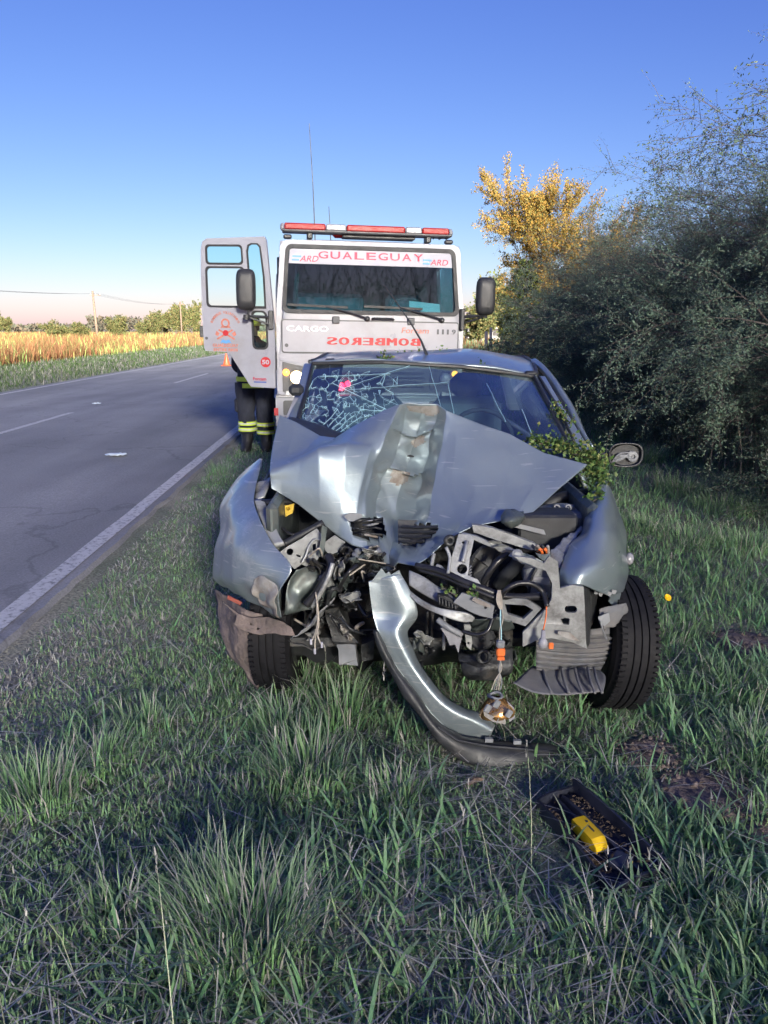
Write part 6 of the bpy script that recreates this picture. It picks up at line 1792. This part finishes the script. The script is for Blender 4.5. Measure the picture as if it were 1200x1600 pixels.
# random torn fragments and hoses in the crushed middle
random.seed(41)
def frag(cx, cy, Y, w_, h_, mm):
    a = random.random() * 3.14; ca, sa = math.cos(a), math.sin(a); rows = []
    for i in range(4):
        r = []
        for j in range(4):
            u, v = (j / 3 - .5) * w_ + random.gauss(0, w_ * .10), (i / 3 - .5) * h_ + random.gauss(0, h_ * .12)
            r.append((cx + u * ca - v * sa, cy + u * sa + v * ca, Y + random.gauss(0, .03)))
        rows.append(r)
    sheet('torn_metal', rows, mm, nu=3, nv=3, amp=.012, s=20, o=random.random() * 9, auto=50)
for k in range(64):
    cx, cy = random.uniform(488, 600), random.uniform(862, 1000)
    if cx > 560 and cy > 930: continue
    frag(cx, cy, random.uniform(2.96, 3.16), random.uniform(10, 34), random.uniform(6, 16), random.choice([M_GRN, M_DKM, M_DKM, M_DKM, M_BARE, M_CPL, M_CPL, M_RUST, M_GRN]))
for k in range(26):
    cx, cy = random.uniform(650, 800), random.uniform(960, 1040)
    frag(cx, cy, random.uniform(2.82, 2.98), random.uniform(10, 28), random.uniform(6, 14), random.choice([M_DKM, M_DKM, M_CPL, M_GRN, M_BARE]))
for k in range(18):
    cx, cy = random.uniform(640, 860), random.uniform(862, 930)
    frag(cx, cy, random.uniform(2.92, 3.05), random.uniform(10, 26), random.uniform(6, 12), random.choice([M_DKM, M_DKM, M_CPL, M_GRN, M_GREYP]))
for k in range(22):
    x0, y0 = random.uniform(470, 600), random.uniform(865, 990); Y = random.uniform(2.92, 3.05)
    hose('torn_hose', [(x0, y0, Y), (x0 + random.uniform(-25, 25), y0 + random.uniform(-15, 25), Y - .03), (x0 + random.uniform(-45, 45), y0 + random.uniform(-20, 40), Y + .02)], random.choice([.003, .004, .006, .009]), random.choice([M_HOSE, M_HOSE, M_CPL, M_WIR]), n=5)
sheet('front_undertray', [[(450, 1000, 3.05), (520, 1005, 3.1), (600, 1010, 3.1), (700, 1010, 3.05), (800, 1010, 3.0)], [(455, 1030, 3.3), (520, 1035, 3.3), (600, 1035, 3.3), (700, 1035, 3.2), (800, 1030, 3.2)]], M_CPL, amp=.04, s=7, ridged=True)
# ================================================================ loose things round the car
BU = [(626,896),(641,924),(652,960),(636,988),(647,1018),(663,1048),(694,1088),(722,1105),(753,1116),(773,1134)]
BL_ = [(576,908),(579,935),(583,962),(591,988),(603,1017),(623,1047),(655,1090),(684,1126),(715,1147),(763,1156)]
YU = [2.80, 2.79, 2.78, 2.76, 2.75, 2.74, 2.72, 2.71, 2.71, 2.72]
BUMP = thing('torn_bumper', 'torn-off bumper strip hanging from the wreck to the grass with a black lip', 'bumper', tuple(W(640, 1100, 2.7) * Vector((1, 1, 0)) if False else (W(640, 1100, 2.7).x, 2.7, 0)))
rows = []
for k in range(10):
    u, l, y = BU[k], BL_[k], YU[k]; wd = math.hypot(u[0] - l[0], u[1] - l[1]) / 400
    rows.append([W(l[0], l[1], y - .02), W(l[0] * .93 + u[0] * .07, l[1] * .93 + u[1] * .07, y - .02), W(l[0] * .65 + u[0] * .35, l[1] * .65 + u[1] * .35, y - .022 - .008 * (k > 2)), W(l[0] * .3 + u[0] * .7, l[1] * .3 + u[1] * .7, y - .035), W(*u, y + (.02 if k > 2 else -.02))])
gg = facet(dense(rows, 5, 7), .006, 7, 21)
top = [(590, 880), (599, 893), (603, 900), (606, 896), (610, 899), (616, 893), (640, 880)]
mbb = MB().grid(gg)
bsk = build('bumper_skin', mbb, M_CARS, BUMP, auto=45, solid=.005)
build('torn_tab', MB().prism([(580, 909), (596, 888), (603, 897), (607, 893), (611, 898), (624, 891), (629, 906), (612, 916)], .004, (), lambda a, b: W(a, b, 2.775)), M_CARS, BUMP)
UL = [(590,985),(604,1018),(624,1048),(655,1091),(684,1127),(715,1148),(763,1157),(813,1161),(857,1165),(882,1168)]
LL = [(583,985),(596,1024),(612,1056),(640,1097),(672,1140),(711,1180),(755,1198),(810,1202),(850,1195),(872,1183)]
YL = [2.735, 2.715, 2.70, 2.67, 2.655, 2.64, 2.66, 2.67, 2.70, 2.73]
YB = [2.74, 2.72, 2.70, 2.66, 2.63, 2.61, 2.60, 2.61, 2.66, 2.71]
rows = []
for k in range(10):
    u, l = UL[k], LL[k]
    rows.append([W(*u, YL[k] + .03), W(u[0] * .95 + l[0] * .05, u[1] * .95 + l[1] * .05, YL[k]), W((u[0] + l[0]) / 2, (u[1] + l[1]) / 2, (YL[k] + YB[k]) / 2 - .015), W(*l, YB[k]), W(l[0] + 2, l[1] - 2, YB[k] + .03)])
lip = build('bumper_lip', MB().grid(crumple(dense(rows, 4, 6), .008, 10, 6.0)), M_CPL, BUMP, auto=45, solid=.005)
build('groove', MB().tube([W(a, b, y - .035) for (a, b), y in zip([(x, y_ + 9) for x, y_ in UL[4:]], YL[4:])], .004, n=4), M_CPL, lip)
for pts in ([(862, 1166), (878, 1158), (891, 1147), (884, 1163), (872, 1170)], [(850, 1192), (872, 1186), (886, 1180), (893, 1180), (886, 1195), (866, 1202)]):
    build('torn_tongue', MB().prism(pts, .005, (), lambda a, b: W(a, b, 2.72)), M_CPL, BUMP)
for a, b in ((764, 1156), (808, 1159)): build('clip', MB().box(W(a, b, 2.655), (.03, .015, .015)), M_GREYP, BUMP)
# hanging lamp reflector
LAMP = thing('hanging_lamp', 'broken gold lamp reflector hanging by its wires in front of the wreck', 'lamp', tuple(W(776, 1108, 2.60)))
c = W(776, 1108, 2.60); ax = Vector((.12, -.25, -1)).normalized()
rf_ = build('reflector', MB().lathe(c - ax * .045, ax, [(0, .022), (.012, .04), (.035, .06), (.06, .068), (.072, .062), (.072, .05), (.05, .03)], n=26, cap=False), M_GOLDR, LAMP, auto=50)
build('rim_shard', MB().prism([(792, 1095), (803, 1106), (805, 1122), (796, 1128), (794, 1118), (799, 1108)], .01, (), lambda a, b: W(a, b, 2.575)), M_CLR, LAMP)
build('rim_shard', MB().prism([(755, 1110), (766, 1118), (790, 1124), (790, 1132), (770, 1128), (757, 1119)], .008, (), lambda a, b: W(a, b, 2.535)), M_RUST, LAMP)
for a, b in ((776, 1100), (762, 1107), (795, 1115)): build('bulb_clip', MB().box(W(a, b, 2.525), (.022, .012, .03), rot=Matrix.Rotation(.5, 3, 'Y'), bev=.003), M_GREYP, LAMP)
build('collar', MB().tube([c - ax * .05 + Vector((.025 * math.cos(t), .025 * math.sin(t), .004 * math.sin(2 * t))) for t in np.linspace(0, 2 * math.pi, 17)], .006, n=6, cap=False), M_GREYP, LAMP, smooth=True)
conn = build('connector', MB().box(W(782, 1018, 2.62), (.032, .03, .03), bev=.005).box(W(782, 1027, 2.62), (.026, .026, .012)), M_ORG, LAMP)
build('socket', MB().box(W(782, 1006, 2.62), (.03, .028, .03), bev=.006), M_GREYP, conn)
for k in range(5): build('wire', MB().tube(crm([W(780 + k, 1028, 2.62), W(784 - k * 1.2, 1045, 2.615), W(774 + k * 2.5, 1062, 2.61), W(768 + k * 3.5, 1078, 2.605)], 5), .0022, n=5), [M_WIR, M_GREYP, M_RUST][k % 3], LAMP)
for k in range(3): build('wire', MB().tube(crm([W(781 + k, 940, 2.67), W(786 - k * 2, 965, 2.65), W(781 + k, 985, 2.63), W(781 + k, 1002, 2.62)], 5), .0024, n=5), [M_WIR, M_HOSE, M_CRACK][k], LAMP)
BULB = thing('hanging_bulb', 'small white bulb holder dangling on a wire before the pale chassis leg', 'bulb', tuple(W(849, 1000, 2.58)))
build('holder', MB().lathe(W(849, 985, 2.585), (.02, 0, -1), [(0, .007), (.03, .009), (.035, .014), (.05, .018), (.062, .016), (.07, .006)], n=14), M_CLR, BULB, smooth=True)
build('wire', MB().tube(crm([W(854, 948, 2.63), W(853, 965, 2.61), W(849, 984, 2.585)], 4), .0028, n=5), M_ORG, BULB)
build('orange_tip', MB().box(W(861, 1009, 2.60), (.018, .012, .024), bev=.003), M_ORG, BULB)

# black tray with a yellow bracket lying in the grass
tA, tB, tC, tD = G(840, 1250, .045), G(896, 1226, .045), G(1040, 1350, .045), G(960, 1388, .045)
TRAY = thing('plastic_tray', 'broken black plastic tray with a yellow bracket lying in the grass', 'tray', ((tA.x + tC.x) / 2, (tA.y + tC.y) / 2, 0))
def tp(u, v, z): return tA.lerp(tD, u).lerp(tB.lerp(tC, u), v) + Vector((0, 0, z - .04))
M_TRAY = mat('black_tray_plastic', (.028, .031, .045), rough=.35, var=.4, scale=10, dirt=(.10, .08, .06), dirt_amt=.5, dirt_scale=12, dirt_lo=.58)
M_LITTER = mat('dry_crumbs', (.085, .062, .045), rough=.95, var=.6, scale=40, bump=.8, bscale=60)
def tbar(u0, v0, u1, v1, z0, z1, w_):
    a, b = tp(u0, v0, 0), tp(u1, v1, 0); d = (b - a).normalized(); s = Vector((-d.y, d.x, 0)) * w_
    rings = []
    for t in np.linspace(0, 1, 9):
        p = a.lerp(b, t) + Vector((0, 0, .006 * math.sin(t * 5)))
        rings.append([p - s + Vector((0, 0, z0)), p + s + Vector((0, 0, z0)), p + s * .6 + Vector((0, 0, z1)), p - s * .6 + Vector((0, 0, z1))])
    return MB().loft(rings)
build('tray_floor', MB().grid([[tp(u, v, .012 + .004 * nz((u * 3, v * 3, 0), 2)) for v in np.linspace(0, 1, 7)] for u in np.linspace(0, 1, 11)]), M_TRAY, TRAY, solid=.006)
for q in ((0, 0, 1, 0), (0, 1, 1, 1), (1, 0, 1, 1), (0, 0, 0, 1)): build('tray_wall', tbar(*q, .0, .062 if q == (0, 1, 1, 1) else .042, .007), M_TRAY, TRAY)
for q in ((0, .42, .95, .38), (.05, .60, .95, .62)): build('ridge', tbar(*q, .01, .035, .009), M_TRAY, TRAY)
build('tray_box', MB().box(tp(.82, .45, .03), (.06, .07, .035), rot=Matrix.Rotation(R(-35), 3, 'Z'), bev=.008), M_TRAY, TRAY)
random.seed(8); mb = MB()
for _ in range(260):
    v = random.choice([random.uniform(.06, .36), random.uniform(.66, .95)]); p = tp(random.uniform(.05, .95), v, .02); s_ = random.uniform(.004, .014)
    a = random.random() * 3.14
    mb.add([p + Vector((math.cos(a) * s_, math.sin(a) * s_, .004)), p + Vector((-math.sin(a) * s_ * .4, math.cos(a) * s_ * .4, 0.006)), p - Vector((math.cos(a) * s_, math.sin(a) * s_, -.006)), p + Vector((0, 0, .012))], [(0, 1, 3), (1, 2, 3), (0, 3, 2)])
build('leaf_litter', mb, M_LITTER, TRAY, kind='stuff')
M_YB = mat('bright_yellow_plastic', (.80, .50, .01), rough=.4, var=.08, dirt=(.25, .15, .02), dirt_amt=.6, dirt_scale=26, dirt_lo=.62)
ya, yb2 = W(897, 1288, 0) if False else G(903, 1283, .05), G(936, 1318, .05)
d = (yb2 - ya).normalized(); s = Vector((-d.y, d.x, 0))
rings = []
for t, w_, h_ in ((0, .024, .012), (.04, .026, .020), (.7, .026, .022), (.95, .025, .020), (1.12, .022, .004), (1.16, .022, -.012)):
    p = ya + d * ((yb2 - ya).length * t)
    rings.append([p - s * w_ + Vector((0, 0, -.02)), p + s * w_ + Vector((0, 0, -.02)), p + s * w_ + Vector((0, 0, h_ - .006)), p + s * w_ * .7 + Vector((0, 0, h_)), p - s * w_ * .3 + Vector((0, 0, h_)), p - s * w_ + Vector((0, 0, h_ - .004))])
yb_o = build('bracket', MB().loft(rings), M_YB, TRAY, auto=30, label='bright yellow bracket')
build('slot', MB().box(ya.lerp(yb2, .62) + Vector((0, 0, .022)), (.03, .006, .003), rot=Matrix.Rotation(math.atan2(d.y, d.x), 3, 'Z')).box(ya.lerp(yb2, .3) + s * .008 + Vector((0, 0, .0215)), (.008, .008, .002)), M_TRAY, yb_o)
build('yellow_tab', MB().box(tp(.86, .55, .035), (.025, .012, .01), rot=Matrix.Rotation(.6, 3, 'Z'), bev=.003), M_YB, TRAY)
# small scraps
p = G(98, 1305, .012); mb = MB().grid([[p + Vector(((j / 4 - .5) * .05, (i / 3 - .5) * .045, .012 * noise.noise(Vector((i * .8, j * .8, 4))))) for j in range(5)] for i in range(4)])
tag(build('plastic_shard', mb, M_CPL, solid=.003, smooth=True), 'small black plastic shard lying in the short grass beside a tuft', 'shard')
p = G(742, 1222, .02); tag(build('bark_piece', MB().tube([p + Vector((-.03, -.015, 0)), p + Vector((0, 0, .01)), p + Vector((.035, .02, 0))], [.006, .011, .004], n=6), M_WOOD), 'short brown bark piece lying in the grass below the black bumper lip', 'bark piece')
p = G(1043, 934, .10)
fl = thing('yellow_flower', 'single yellow flower on a thin stem in the grass beyond the outward wheel', 'flower', (p.x, p.y, 0))
build('stem', MB().tube([Vector((p.x - .03, p.y, 0)), Vector((p.x - .01, p.y, .06)), p], .002, n=4), M_WIR, fl)
build('petals', MB().lathe(p, (.2, -.6, .6), [(0, .004), (.004, .022), (.008, .02), (.004, .006)], n=12), M_YB, fl)
# leafy sprigs caught on the wreck
M_SPRIG = leaf_mat('sprig_leaves', rough=.5, trans=.25)
PAL_SP = np.array([[.10, .19, .05], [.13, .22, .06], [.08, .15, .05], [.17, .24, .07], [.22, .24, .08]])
def sprig(paths, n_leaf, size, spread, lab, pal=PAL_SP):
    tw = MB(); A, D = [], []
    for pth in paths:
        ps = crm([W(*q) for q in pth], 6)
        tw.tube(ps, .0035, n=4)
        for k in range(n_leaf):
            t = random.random() * (len(ps) - 1); i = min(len(ps) - 2, int(t)); q = ps[i].lerp(ps[i + 1], t - i)
            A.append(tuple(q + rand_dir() * spread * random.random() ** 1.5 * 1.3)); D.append(tuple((rand_dir() + Vector((0, -.3, .5))).normalized()))
    ce = W(*paths[0][0]); r_ = thing('leafy_sprig', lab, 'sprig', tuple(ce), group='torn leaves lying on the wreck')
    build('stem', tw, M_TWIG, r_)
    V, F, C = leafset(A, D, size, .33, pal, .3)
    V = V - np.array(tuple(ce))
    link_mesh('leaves', np_mesh('leaves', V, F, M_SPRIG, C), r_)
random.seed(12)
sprig([[(826, 688, 3.62), (855, 690, 3.6), (890, 700, 3.6), (925, 712, 3.6)], [(840, 692, 3.6), (880, 705, 3.55), (915, 715, 3.5), (940, 730, 3.5)], [(870, 696, 3.62), (905, 705, 3.58), (930, 722, 3.52), (938, 745, 3.42)]], 420, .021, .065, 'thick green sprig piled between windscreen foot and raised bonnet corner')
sprig([[(925, 715, 3.5), (938, 738, 3.44), (940, 760, 3.38)], [(918, 735, 3.46), (935, 752, 3.4), (928, 772, 3.32)]], 260, .020, .06, 'green sprig hanging over the rear edge of the right wing')
sprig([[(866, 628, 4.08), (875, 642, 4.0), (885, 655, 3.96), (893, 662, 3.92)], [(868, 640, 4.05), (880, 650, 4.0)]], 120, .018, .035, 'yellowing sprig caught on the windscreen pillar')
sprig([[(918, 778, 3.2), (924, 784, 3.17), (932, 780, 3.17)], [(928, 770, 3.25), (940, 772, 3.2)]], 30, .026, .03, 'few green leaves lying on the inner edge of the right wing')
sprig([[(588, 556, 4.5), (600, 560, 4.45), (612, 557, 4.48)], [(598, 552, 4.52), (604, 563, 4.42)]], 26, .022, .02, 'small sprig on the roof edge above the cracked glass')
sprig([[(738, 560, 4.6), (748, 568, 4.5), (756, 572, 4.45)]], 20, .022, .02, 'small sprig on the roof edge right of the aerial')
sprig([[(620, 553, 4.9), (650, 550, 4.95), (690, 548, 5.0), (720, 547, 5.05)]], 60, .022, .03, 'scattered leaves lying along the top of the car roof')
sprig([[(735, 925, 2.69), (745, 932, 2.68)], [(690, 918, 2.74), (712, 930, 2.70)]], 24, .018, .02, 'green leaves stuck on the crash beam')
# wet specks on the roof
